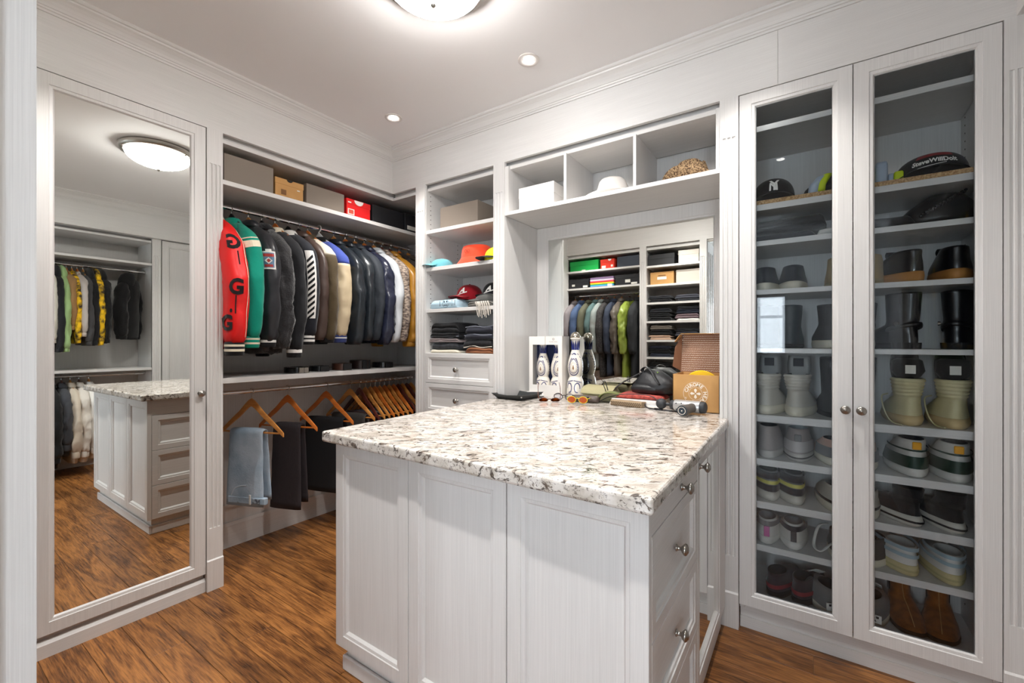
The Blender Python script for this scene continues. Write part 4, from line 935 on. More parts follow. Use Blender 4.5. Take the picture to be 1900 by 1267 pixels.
# ================================================================== coats seen in the niche mirror (front wall rail, z 1.835)
co = [(.02, 'pale mauve coat', (150, 142, 146), 1.0, 0), (.115, 'blue denim coat', (76, 96, 132), .95, 0), (.215, 'olive grey coat', (98, 98, 80), .92, 0), (.31, 'teal grey wool coat', (90, 116, 116), .93, 0), (.385, 'light grey wool coat', (150, 158, 156), .9, 0),
      (.455, 'dark salt and pepper tweed coat', (74, 70, 70), 1.0, 1), (.545, 'navy blue coat', (48, 56, 74), .98, 0), (.635, 'puffy brown parka', (96, 88, 80), .98, 2), (.73, 'lime green nylon parka with fur collar', (136, 152, 62), 1.05, 3), (.84, 'black coat', (26, 28, 32), 1.05, 0)]
for i, (u, w, c, L, k) in enumerate(co):
    m = mat('coat_%d' % i, c, .85 if k < 2 else .4, bump=((60, .4) if k == 0 else (150, .8) if k == 1 else (16, 1.0)), var=(110, (28, 28, 30)) if k == 1 else None)
    garment('%s hanging, seen in the niche mirror' % w, u, m, L=L, sl=.72, sx=.085, sy=.044, F=FF, z=1.835, x=-.2, wr=.012 if k > 1 else .005, wf=22 if k > 1 else 9, collar='shirt', cm=(fabric('dark_fur', (40, 38, 38), b=(120, 1)) if k == 3 else None), name='coat', cat='coat', seed=i*5)
    hanger('wooden hanger holding the %s in the niche mirror' % w, u, ['natural', 'orange', 'dark'][i % 3], F=FF, z=1.835, drop=.09, bar=False)
# hoodies and shirts seen in the tall mirror door (right wall)
LEO = mat('leopard_knit', (250, 200, 24), .85, var=(26, (48, 40, 34), (1, 1, .8)))
ho = [(-1.460, 'pale green hoodie furthest left', (164, 190, 136), .74), (-1.410, 'charcoal hoodie', (52, 54, 60), .80), (-1.360, 'cream sweater', (214, 208, 196), .72), (-1.310, 'olive hoodie', (96, 98, 70), .75), (-1.260, 'dark hoodie', (42, 42, 46), .8),
      (-1.210, 'white zip hoodie', (216, 214, 204), .78), (-1.165, 'black hoodie', (34, 35, 40), .86), (-1.125, 'mint green knit hoodie', (156, 186, 128), .86), (-1.085, 'tan sweatshirt with rolled cuffs', (156, 120, 78), .66), (-1.050, 'yellow and black leopard knit behind the tan sweatshirt', None, .78),
      (-1.012, 'pale grey marl sweatshirt', (196, 188, 182), .72), (-0.972, 'dark grey sweatshirt', (70, 70, 72), .80), (-0.935, 'black sweatshirt beside the leopard hoodie', (28, 28, 30), .8), (-0.892, 'bright yellow and black leopard hoodie', None, .80), (-0.846, 'plain black sweatshirt right of the leopard hoodie', (22, 22, 24), .78), (-0.620, 'black hooded jacket hanging alone', (24, 24, 26), .74)]
for i, (u, w, c, L) in enumerate(ho):
    m = LEO if c is None else fabric('hoodie_%d' % i, c)
    gt = garment('%s, seen in the mirror door' % w, u, m, L=L-.03, sl=L-.06, sx=.09 if i == 10 else .07, sy=.027 if i < 15 else .055, T=.024 if i < 15 else .06, F=FR, z=1.99, x=-.2, collar='band', hood=('hood' in w), name='sweatshirt' if 'sweat' in w else 'hoodie', cat='sweatshirt' if 'sweat' in w or 'sweater' in w else 'hoodie', seed=i*3+1, wr=.008, cuff=m, cl=.04, rz=.0 if i < 15 else .7, W=.215 if i < 15 else .17); gt.scale = (1 if i < 15 else .66, 1, 1)
    hanger('%s hanger for the %s in mirror door' % (['orange', 'pale'][i % 2], w.split(' behind')[0].split(' beside')[0].split(' right of')[0]+(' beside leopard' if 'beside' in w else ' at right end' if 'right of' in w else ' at left' if 'behind' in w else '')), u, ['orange', 'natural'][i % 2], F=FR, z=1.99, drop=.09, bar=False, rz=.0 if i < 15 else .7).scale = (1 if i < 15 else .5, 1, 1)
sh = [(-1.42, 'black long shirt', (30, 30, 34), .85), (-1.34, 'charcoal shirt furthest left', (44, 46, 50), .9), (-1.26, 'dark blue shirt', (48, 56, 70), .8), (-1.19, 'black shirt', (26, 26, 28), .82), (-1.12, 'slate grey shirt', (66, 68, 74), .72), (-1.06, 'cream linen shirt', (206, 194, 178), .80), (-1.0, 'ivory shirt amid the white shirts', (220, 214, 206), .80), (-.93, 'white shirt on the right end', (232, 230, 226), .78)]
for i, (u, w, c, L) in enumerate(sh):
    garment('%s on the lower rail, seen in the mirror door' % w, u, fabric('shirt_%d' % i, c, b=(14, .4)), L=L, sl=L-.10, sx=.066, sy=.036, T=.034, F=FR, z=.925, x=-.2, collar='shirt', name='shirt', cat='shirt', seed=i*9+2, wr=.010, wf=12, cuff=fabric('shirt_%d' % i, c), cl=.06)
    hanger('%s hanger for the %s on mirrored lower rail' % (['pale', 'dark'][i % 2 == 0], w.replace(' amid the white shirts', '').replace(' furthest left', '').replace(' on the right end', '')), u, ['natural', 'dark'][i % 2 == 0], F=FR, z=.925, drop=.09, bar=False)
# ================================================================== shoes (heel faces local -y, toe +y)
def outline(n, L, W, y0=0, grow=0, toe=1.0):
    pts = []
    for i in range(n):
        a = 2*PI*i/n-PI/2; c, s_ = math.cos(a), math.sin(a)
        yy = (s_+1)/2
        w = W/2*(.74+.30*math.sin(min(1, yy*1.25)*PI*.62)**1.2)
        x = math.copysign(abs(c)**.78, c)*w*(1-.10*max(0, yy-.75)*toe*2); y = y0+L*(.5+.5*math.copysign(abs(s_)**.9, s_))
        pts.append((x*(1+grow/W*2), y+(s_)*grow))
    return pts
def shoe(name, label, loc, rz, upper, sole, L=.29, W=.104, sh=.028, top=.095, heel=None, tongue=None, tongue_h=.03, lining=None, shaft=0, shaft_w=.092, shaft_l=.115, ridges=0, stripe=None, laces=None, tab=None, heelblock=None, lean=0, open_l=.11, mid=None, chunky=0, F=None, cat='shoe', s=1.0, toe_cap=None, neck=.66):
    s = s*(1.07 if cat == 'shoe' else 1.0); t = thing(name, label, cat, (loc[0], loc[1]-.015*(cat == 'shoe'), loc[2]), rz); t.scale = (s, s, s); N = 28
    o0 = outline(N, L, W)
    def rr(z, y0, y1, w, push=0):   # ring as the outline squeezed between y0 and y1
        pts = []
        for x, y in o0:
            q = y/L; yy = y0+(y1-y0)*q; k = w/W
            pts.append((x*k, yy, z))
        return pts
    g = G(); rs = [rr(0, .004, L-.014-chunky*.004, W*.93), rr(.004, 0, L-.006, W*.99), rr(sh*.5, -.002-chunky*.006, L+.002, W*(1.03+.04*chunky)), rr(sh, 0, L-.002, W*1.0), rr(sh+.001, .003, L-.008, W*.94)]
    def toe_spring(p):   # curl the toe up slightly
        q = max(0, (p[1]/L-.72))/.28; return (p[0], p[1], p[2]+.010*q*q)
    g.loft(rs).xf(toe_spring).build('sole', sole, t, smooth='all')
    if mid: G().loft([rr(sh*.42, -.004-chunky*.006, L+.003, W*(1.05+.04*chunky)), rr(sh*.62, -.004-chunky*.006, L+.003, W*(1.05+.04*chunky))], False, False).xf(toe_spring).build('midsole_stripe', mid, t, smooth='all')
    # upper, heel side nearly upright, toe side sloping back towards the opening
    lv = [(0, 0, 1.0, .99), (.18, -.001, .985, .99), (.34, 0, .95, .94), (.5, .001, .86, .86), (.64, .003, .74, .80), (.78, .004, .62, .75), (.9, .003, .50, .70), (1, .004, .43, .66)]
    rs = []
    for q, yo, yf, wf in lv:
        z = sh-.004+(top-sh)*q; y1 = max(open_l if q > .85 else 0, L*yf)-.006
        rs.append([toe_spring(p) if q < .5 else p for p in rr(z, .004+yo, y1, W*(wf+(neck-.66)*q))])
    if shaft:
        y1 = L*.43-.006
        for k in range(1, 15):
            q = k/14; z = top+(shaft)*q; bump = (.0035*math.sin(k*PI) if not ridges else 0)
            w = shaft_w*(.86+.14*q); y_1 = y1+(shaft_l-y1)*min(1, q*2.2); rs.append([(x+lean*q*.02, y, z_) for x, y, z_ in rr(z, .002-.012*q, y_1, w)])
    if ridges:
        new = []
        base = rs[-1]; zt = base[0][2]
        for k in range(ridges*6+1):
            q = k/(ridges*6); b = .0032*abs(math.sin(q*ridges*PI)); new.append([(x*(1+.30*q+b/.035), y-.012*q-(b if y < .05 else -b), zt+.0125*ridges*q) for x, y, z_ in base])
        rs += new[1:]
    lastr = rs[-1]; cy = sum(p[1] for p in lastr)/N
    inner = [[(x*.90, cy+(y-cy)*.90, z+.002) for x, y, z in lastr], [(x*.86, cy+(y-cy)*.88, z-.004) for x, y, z in lastr], [(x*(.62 if ridges else .82), cy+(y-cy)*(.62 if ridges else .84), z-.045) for x, y, z in lastr]]
    if shaft or ridges or True: rs2 = [[nz(p, 20, .0015, len(label)) for p in r] for r in rs]
    G().loft(rs2+[inner[0]], False, False).build('upper', upper, t, smooth='all')
    G().loft(inner, False, True).build('lining', lining or mat('shoe_lining_dark', (34, 34, 36), .9), t, smooth='all')
    if heel:   # counter panel wrapped round the heel
        pr = []
        for q in (0.02, .3, .58):
            z = sh+(top-sh)*q; ring = rr(z, .0005, L*.8, W*(1.0-.12*q)+.003); pr.append([ring[(i) % N] for i in range(-7, 8)])
        G().loft(pr, False, False, closed=False).build('heel_counter', heel, t, smooth='all')
    if stripe:
        for mname, mm, qa, qb, span in stripe:
            pr = []
            for q in (qa, (qa+qb)/2, qb):
                z = sh+(top-sh)*q; ring = rr(z, -.0018, L*(.97-.34*q), W*(1.0-.17*q)+.005); pr.append([ring[i % N] for i in range(-span, span+1)])
            G().loft(pr, False, False, closed=False).build(mname, mm, t, smooth='all')
    if tab: G().box(-.012, .012, -.006, .002, sh+(top-sh)*tab[1], sh+(top-sh)*tab[1]+.026).build('heel_tab', tab[0], t, bevel=.002)
    if tongue:
        zt = lastr[0][2]; y1 = max(p[1] for p in lastr)
        hb = tongue_h; rs = []
        for k in range(7):
            q = k/6; z = zt-.03+(hb+.03)*q; y = y1-.012+.008*q*(1 if not shaft else 0)-lean*.0; w = .030+.012*math.sin(q*PI*.8)
            r = .008 if k < 6 else .004
            rs.append([(w*c_, y+r*s_, z) for c_, s_ in ((1, .3), (.6, 1), (0, 1.3), (-.6, 1), (-1, .3), (-.6, -.6), (0, -.8), (.6, -.6))])
        G().loft(rs).build('tongue', tongue, t, smooth='all')
    if laces:
        g = G()
        for k in range(5):
            q = .50+.08*k; z = sh+(top-sh)*(q+.10)+.004; y = L*(.95-.5*q)+.004
            g.tube([(-.026, y, z-.003), (0, y+.003, z+.003), (.026, y, z-.003)], .0028, 6)
        g.build('laces', laces, t, smooth=True)
    if heelblock: G().loft([rr(-.0, .0, .085, W*.86), rr(heelblock[1], .0, .085, W*.9)]).build('heel_block', heelblock[0], t)
    return t
m_ = mat
W1 = m_('white_leather', (214, 212, 206), .5); W2 = m_('off_white_leather', (196, 192, 182), .55); WS = m_('white_rubber', (222, 216, 198), .6); CRM = m_('cream_leather_shoe', (206, 198, 156), .55, bump=(40, .3)); CRS = m_('aged_rubber', (208, 184, 136), .65)
BL = m_('black_shoe_leather', (18, 18, 22), .28, coat=.3, bump=(20, .2)); BKN = fabric('black_knit_shoe', (24, 24, 27)); DK = fabric('dark_canvas', (44, 46, 52)); GUM = m_('gum_rubber', (176, 122, 62), .6); BRUB = m_('black_rubber', (20, 20, 22), .7)
GRY = fabric('grey_suede', (158, 150, 148)); GR2 = fabric('grey_mesh', (120, 120, 122)); DGR = m_('forest_green_leather', (22, 52, 40), .45); YTAB = m_('yellow_tab', (232, 164, 24), .6); PNK = fabric('peach_suede', (204, 166, 148)); LBL2 = fabric('ice_blue_mesh', (158, 178, 188)); SUE = fabric('brown_suede', (140, 84, 36), (120, 70, 30), b=(40, .5))
ys = .085
def put(px, z, y=ys): return (px, y, z+.0005)
S3, S4, S5, S6, S7, S8, S9, S10 = 1.478, 1.224, .936, .745, .560, .372, .130, .130
# row 1.478
for x, w in ((2.335, 'left'), (2.440, 'right')): shoe('low_sneaker', '%s shoe of the black low sneakers with white soles behind the left glass door' % w, put(x, S3), .05, DK, WS, top=.098, sh=.030, lining=DK)
for x, w in ((2.590, 'left'), (2.690, 'right')): shoe('leather_shoe', '%s shoe of the beige leather pair standing behind the meeting door stiles' % w, put(x, S3, .09), -.1, m_('beige_leather', (190, 168, 124), .5), m_('beige_sole', (176, 160, 120), .6), top=.115, sh=.02)
for x, w, r in ((2.832, 'left', .38), (2.935, 'right', -.05)): shoe('derby_shoe', '%s shoe of the glossy black derbies with gum soles' % w, put(x, S3, .07), r, BL, GUM, top=.115, sh=.034, lining=m_('beige_lining', (176, 168, 146), .7), tongue=BL, tongue_h=.01, W=.108)
# row 1.224
for x, w in ((2.345, 'left'), (2.425, 'right')): shoe('ankle_boot', '%s boot of the dark slate ankle boots behind the window reflection' % w, put(x, S4, .10), 0, m_('slate_leather', (44, 52, 58), .5), BRUB, top=.10, sh=.018, shaft=.085, W=.098, neck=.8, cat='boot')
for x, w in ((2.575, 'left'), (2.678, 'right')): shoe('combat_boot', '%s boot of the dark lace boots with pale rubber soles behind the door stiles' % w, put(x, S4, .07), .1, m_('charcoal_leather', (52, 50, 52), .6), WS, top=.10, sh=.034, shaft=.08, tab=None, neck=.8, cat='boot')
for x, w, r in ((2.830, 'left', .55), (2.935, 'right', -.35)):
    t = shoe('tall_boot', '%s boot of the tall glossy black boots with ankle straps' % w, put(x, S4, .10), r, BL, BRUB, top=.10, sh=.022, shaft=.115, shaft_w=.094, shaft_l=.118, neck=.84, W=.104, cat='boot', heelblock=(BRUB, .024))
    G().tube([(.0455*math.cos(a), .064+.071*math.sin(a), .078-.016*math.sin(a)) for a in [2*PI*i/20 for i in range(20)]], .0032, 6, ry=.010, closed=True).build('ankle_strap', BL, t, smooth='all'); G().lathe([(.0001, -.004), (.009, -.004), (.006, .004), (.0001, .004)], 12, (-.046, .03, .097), 0).build('strap_stud', NICKEL, t)
# row .936
for x, w in ((2.335, 'left'), (2.445, 'right')):
    t = shoe('high_top_sneaker', '%s shoe of the off white ribbed high tops behind the left glass door' % w, put(x, S5, .075), -.12, W2, WS, top=.105, sh=.036, ridges=5, tongue=m_('tongue_grey_lining', (150, 152, 152), .7), tongue_h=.075, lining=DK, chunky=1)
    card(t, -.018, .018, .195, .228, .085, 'tongue_patch', DK)
for x, w in ((2.585, 'left'), (2.680, 'right')): shoe('tall_boot', '%s boot of the matt black tall boots behind the door stiles' % w, put(x, S5, .11), .1, m_('matt_black_leather', (30, 31, 35), .6), BRUB, top=.10, sh=.02, shaft=.15, W=.10, neck=.8, cat='boot')
for x, w, r in ((2.812, 'left', .05), (2.932, 'right', -.03)):
    t = shoe('high_top_sneaker', '%s shoe of the cream ribbed high tops with padded black tongues' % w, put(x, S5, .075), r, CRM, CRS, top=.105, sh=.034, ridges=5, tongue=BLK, tongue_h=.088, lining=BLK, chunky=1, laces=W1)
    G().loft([[nz(p, 18, .004, 3) for p in rr] for rr in (ell(0, .060, .168, .032, .030, 16), ell(0, .06, .19, .046, .034, 16), ell(0, .066, .228, .042, .022, 16), ell(0, .068, .236, .030, .012, 16))], False).build('padded_collar', BLK, t, smooth='all')
    card(t, -.014, .014, .182, .212, .020, 'tongue_label', LBL)
    G().tube(cr([(-.045, .12, .10), (-.066, .10, .09), (-.064, .06, .04), (-.05, .03, .008), (-.03, -.015, .005)]), .0026, 6).build('loose_lace', CRM, t, smooth='all')
# row .745
t = shoe('running_shoe', 'grey suede running shoe under the off white high tops', put(2.455, S6, .08), .0, GRY, m_('grey_sole', (190, 186, 182), .6), top=.13, sh=.030, lining=m_('pale_mesh', (160, 172, 178), .8), stripe=[('heel_overlay', m_('pale_overlay', (184, 180, 180), .5), .08, .5, 7)], tab=(GR2, .52), mid=m_('dark_tread', (90, 88, 88), .7))
shoe('running_shoe', 'grey suede running shoe at the far left under the off white high tops', put(2.345, S6, .08), .0, GRY, m_('grey_sole', (190, 186, 182), .6), top=.13, sh=.030)
for x, w in ((2.585, 'left'), (2.684, 'right')): shoe('running_shoe', '%s shoe of the peach and grey sneakers behind the door stiles' % w, put(x, S6, .08), .1, PNK, WS, top=.10, sh=.03, heel=GR2)
for x, w, r in ((2.825, 'left', .06), (2.937, 'right', -.02)):
    shoe('low_sneaker', '%s shoe of the white and dark green sneakers with yellow heel tabs' % w, put(x, S6, .075), r, W1, W1, top=.130, sh=.030, L=.30, W=.112, stripe=[('heel_panel', DGR, .0, .42, 10), ('heel_line', DGR, .60, .66, 9)], tab=(YTAB, .68), mid=None, lining=DK, laces=W1)
# row .560
for x, w, r in ((2.360, 'left', .25), (2.452, 'right', .25)): shoe('running_shoe', '%s shoe of the grey, black and yellow trainers behind the left glass door' % w, put(x, S7, .085), r, GR2, W2, top=.120, sh=.034, stripe=[('heel_panel', DK, .05, .34, 8), ('yellow_flash', m_('acid_yellow', (204, 200, 110), .6), .38, .55, 8), ('ankle_panel', DK, .62, .95, 8)], laces=W1, chunky=1)
for x, w in ((2.592, 'left'), (2.690, 'right')): shoe('running_shoe', '%s shoe of the pale sneakers with orange tabs behind the door stiles' % w, put(x, S7, .07), .1, W2, WS, top=.10, sh=.03, tab=(m_('orange_tab', (224, 96, 30), .6), .3), stripe=[('heel_line', BLK, .05, .2, 9)])
for x, w, r in ((2.828, 'left', .42), (2.938, 'right', .25)):
    shoe('sock_sneaker', '%s shoe of the black sock sneakers with thick white soles' % w, put(x, S7, .075), r, BKN, W2, top=.085, sh=.036, shaft=.045, shaft_w=.078, shaft_l=.095, chunky=1.2, mid=BRUB, L=.30)
# row .372
for x, w, c in ((2.342, 'left', m_('magenta_tab', (176, 84, 140), .3)), (2.440, 'right', m_('dark_bar', (40, 44, 50), .3))):
    t = shoe('low_sneaker', '%s shoe of the white sneakers with a T shaped %s heel bar' % (w, 'pink' if w == 'left' else 'black'), put(x, S8, .075), .04, W1, W1, top=.100, sh=.030, stripe=[('heel_collar', DK if w == 'right' else GR2, .62, .92, 7)], lining=GR2)
    G().box(-.010, .010, -.0055, -.0015, .034, .075).build('heel_bar', c, t, bevel=.001)
for x, w in ((2.588, 'left'), (2.690, 'right')):
    t = shoe('running_shoe', '%s shoe of the dark mesh sneakers with loose pale straps behind the door stiles' % w, put(x, S8, .075), -.2, fabric('dark_mesh', (70, 68, 66)), WS, top=.10, sh=.026, laces=W1)
    G().tube(cr([(-.045, .09, .10), (-.07, .06, .09), (-.078, .02, .03), (-.05, -.01, .02), (-.02, .02, .05), (.03, .06, .08)]), .006, 6, ry=.0018).build('strap', W1, t, smooth='all')
for x, w, r in ((2.815, 'left', .35), (2.925, 'right', .05)): shoe('slip_on_sneaker', '%s shoe of the pale blue and cream slip on sneakers' % w, put(x, S8, .075), r, W1, m_('cream_foam', (198, 186, 140), .65), top=.100, sh=.036, L=.30, W=.114, stripe=[('blue_band', LBL2, .42, .62, 11), ('collar_band', LBL2, .8, 1.0, 9)], lining=m_('pale_lining', (176, 176, 172), .8), mid=m_('foam_line', (178, 168, 126), .65))
# bottom row
for x, w in ((2.360, 'left'), (2.455, 'right')): shoe('running_shoe', '%s shoe of the dark trainers with red trim at the bottom left' % w, put(x, S9, .10), -.25, fabric('dark_red_mesh', (58, 46, 50)), BRUB, top=.10, sh=.026, stripe=[('red_trim', m_('red_trim', (130, 36, 44), .6), .2, .42, 6)])
AIRV, AIRF = text2d('"AIR"', .024, .001)
for x, w, r in ((2.585, 'left', .35), (2.688, 'right', -.15)):
    t = shoe('running_shoe', '%s shoe of the grey sneakers lettered AIR on a white side tag' % w, put(x, S9, .07), r, fabric('ash_mesh', (124, 122, 120)), WS, top=.11, sh=.026, laces=W1, tab=(m_('orange_tab', (224, 96, 30), .6), .6))
    G().box(-.034, .034, -.0045, -.0005, .036, .064).build('side_tag', W1, t); decal('lettering', AIRV, AIRF, lambda a, b: (a, -.0052, .050+b), BLK, t)
for x, w, r in ((2.820, 'left', -.9), (2.925, 'right', .75)):
    pass
for x, w, r in ((2.800, 'left', .10), (2.930, 'right', -.12)):
    t = shoe('chelsea_boot', '%s boot of the brown suede ankle boots on the bottom shelf' % w, (x, .345, S9+.0005), PI+r, SUE, m_('dark_brown_sole', (60, 42, 30), .7), top=.080, sh=.018, shaft=.110, shaft_w=.070, shaft_l=.095, W=.108, L=.27, lining=m_('brown_lining', (58, 34, 24), .8), cat='boot')
    G().box(-.0012, .0012, .06, .275, .0, .0).build if False else None
    for s_ in (-1, 1): G().loft([ell(s_*.032, .046, .080, .003, .018, 10), ell(s_*.0335, .046, .170, .003, .020, 10)]).build('elastic_gusset', BLK, t, smooth='all')
    G().tube([(0, .250, .040), (0, .215, .058), (0, .165, .076), (0, .120, .086), (0, .098, .12), (0, .098, .185)], .0016, 5).build('seam', m_('suede_seam', (180, 130, 80), .7), t, smooth='all')

# ------------------------------------------------------------------ upper shelves of the glass cabinet
zc = 1.8665
nv, nf = text2d('N', .050, .0012); yv, yf = text2d('Y', .074, .0012)
NY = join2([([(x*.9-.002, y-.006) for x, y in nv], nf), ([(x*.95+.002, y*.92) for x, y in yv], yf)])
cap('black cap with white NY lettering behind the left glass door', (2.360, .155, zc), .1, fabric('ny_black', (24, 24, 27)), s=.95, flat=.95, logo=[(*NY, WHT, 'lettering', .0)], brimlen=.055)
sv, sf = text2d('SteveWillDoIt', .0215, .0008)
g2 = grid(-.056, .056, .014, .034, 10, 2); g2 = ([(x, y-abs(x)*.12) for x, y in g2[0]], g2[1])
under = join2([grid(-.045, .03, -.022, -.0205, 8, 1, .08)])
cap('black foam cap with a red patch over white script lettering', (2.880, .175, zc), -.05, fabric('cap_black2', (22, 22, 25)), s=1.22, flat=.66, logo=[(*g2, m_('patch_maroon', (140, 40, 44), .6), 'patch', 0), (*join2([([(x, y-.006-abs(x)*.06) for x, y in sv], sf), under]), WHT, 'lettering', 0)], brimlen=.03)
HV = m_('hi_vis_yellow', (206, 226, 20), .6); RF = m_('reflective_silver', (172, 186, 204), .35, bump=(30, .5))
t = thing('safety_vest', 'black bag with yellow and silver reflective bands lying behind the door stiles', 'vest', (2.60, .20, zc), 0)
G().loft([[nz(p, 12, .006, 1) for p in r] for r in (ell(0, 0, .002, .13, .09, 22), ell(0, 0, .045, .125, .09, 22), ell(.01, 0, .085, .09, .07, 22), ell(.01, 0, .095, .04, .04, 22))]).build('cloth', BLK, t, smooth='all')
G().loft([ell(-.09, -.06, .002, .022, .03, 12), ell(-.085, -.06, .05, .022, .03, 12), ell(-.06, -.05, .085, .02, .028, 12)]).build('reflective_band', RF, t, smooth='all'); G().loft([ell(-.064, -.058, .02, .020, .034, 12), ell(-.056, -.055, .06, .02, .034, 12), ell(-.04, -.045, .092, .018, .03, 12)]).build('yellow_band', HV, t, smooth='all')
soft(.085, .108, -.11, -.04, .001, .075).build('yellow_band', HV, t, smooth='all'); soft(.108, .148, -.112, -.04, .001, .090).build('reflective_band', RF, t, smooth='all'); soft(.148, .165, -.105, -.05, .001, .04).build('reflective_band', RF, t, smooth='all'); soft(.165, .195, -.10, -.05, .001, .045).build('yellow_band', HV, t, smooth='all')
z7 = 1.6905
folded('charcoal folded jeans at the bottom of the dark pile behind the left door', FB, 2.395, -.20, z7, .24, .25, .028, CH, 1, 71); folded('black folded hoodie on the charcoal jeans behind the left door', FB, 2.42, -.20, z7+.030, .27, .25, .062, KN, 2, 72)
folded('crumpled white cloth beside the dark pile behind the left door', FB, 2.553, -.15, z7, .07, .12, .026, fabric('white_cotton', (222, 220, 214)), 1, 73, wr=.012)
folded('flat black folded garment at the left of the right door shelf', FB, 2.72, -.17, z7, .20, .22, .040, KN, 1, 74)
t = thing('studded_bag', 'large black leather bag with a beaded strap behind the right glass door', 'bag', (2.89, .20, z7+.001))
G().loft([[nz(p, 9, .008, 6) for p in r] for r in (ell(0, 0, .004, .112, .11, 26), ell(0, 0, .03, .114, .115, 26), ell(.02, 0, .08, .09, .10, 26), ell(.035, 0, .118, .05, .06, 26))]).build('body', mat('soft_black_leather', (22, 24, 28), .35, bump=(18, .6)), t, smooth='all')
g = G()
for k in range(26):
    q = k/25; g.lathe([(.0001, -.006), (.0055, -.003), (.0055, .003), (.0001, .006)], 6, (-.05+.125*q, -.118+.025*q+.003*(k % 2), .03+.080*q+.004*(k % 2)))
g.build('beads', mat('black_bead', (50, 52, 56), .15, metal=.4), t, kind='stuff')

# ================================================================== things on the counter (z .915)
ZC = .9152
t = thing('valet_tray', 'black leather valet tray with snapped corners on the counter', 'tray', (1.050, .052, ZC), -.04)
BT = mat('tray_leather', (44, 47, 48), .45, bump=(80, .2)); a, h = .098, .030
g = G()
def ringsq(s, z, cut=.0): return [(-s, -s, z), (0, -s*(1-cut), z-.007*(z > .02)), (s, -s, z), (s*(1-cut), 0, z-.007*(z > .02)), (s, s, z), (0, s*(1-cut), z-.007*(z > .02)), (-s, s, z), (-s*(1-cut), 0, z-.007*(z > .02))]
g.loft([ringsq(.082, .0), ringsq(.084, .001), ringsq(.112, .034, .04), ringsq(.110, .035, .04), ringsq(.081, .004)]); g.build('tray', BT, t)
for sx_ in (-1, 1):
    for sy_ in (-1, 1): G().lathe([(.0001, -.002), (.0040, -.002), (.0035, .002), (.0001, .002)], 10, (sx_*.102, sy_*.104, .022), 1).build('snap', CHROME, t)
t = thing('open_book', 'small open white booklet lying behind the leather tray', 'book', (1.055, .215, ZC), .1)
for s_ in (-1, 1):
    G().loft([[(s_*x_, -.05, .002+z_), (s_*x_, .05, .002+z_), (s_*x_, .05, z_*.3), (s_*x_, -.05, z_*.3)] for x_, z_ in ((.001, .008), (.015, .022), (.045, .020), (.085, .008))]).build('page_block', mat('paper_white', (234, 232, 228), .7), t, smooth='all')
G().box(-.088, .088, -.052, .052, .0, .0015).build('cover', BLK, t)
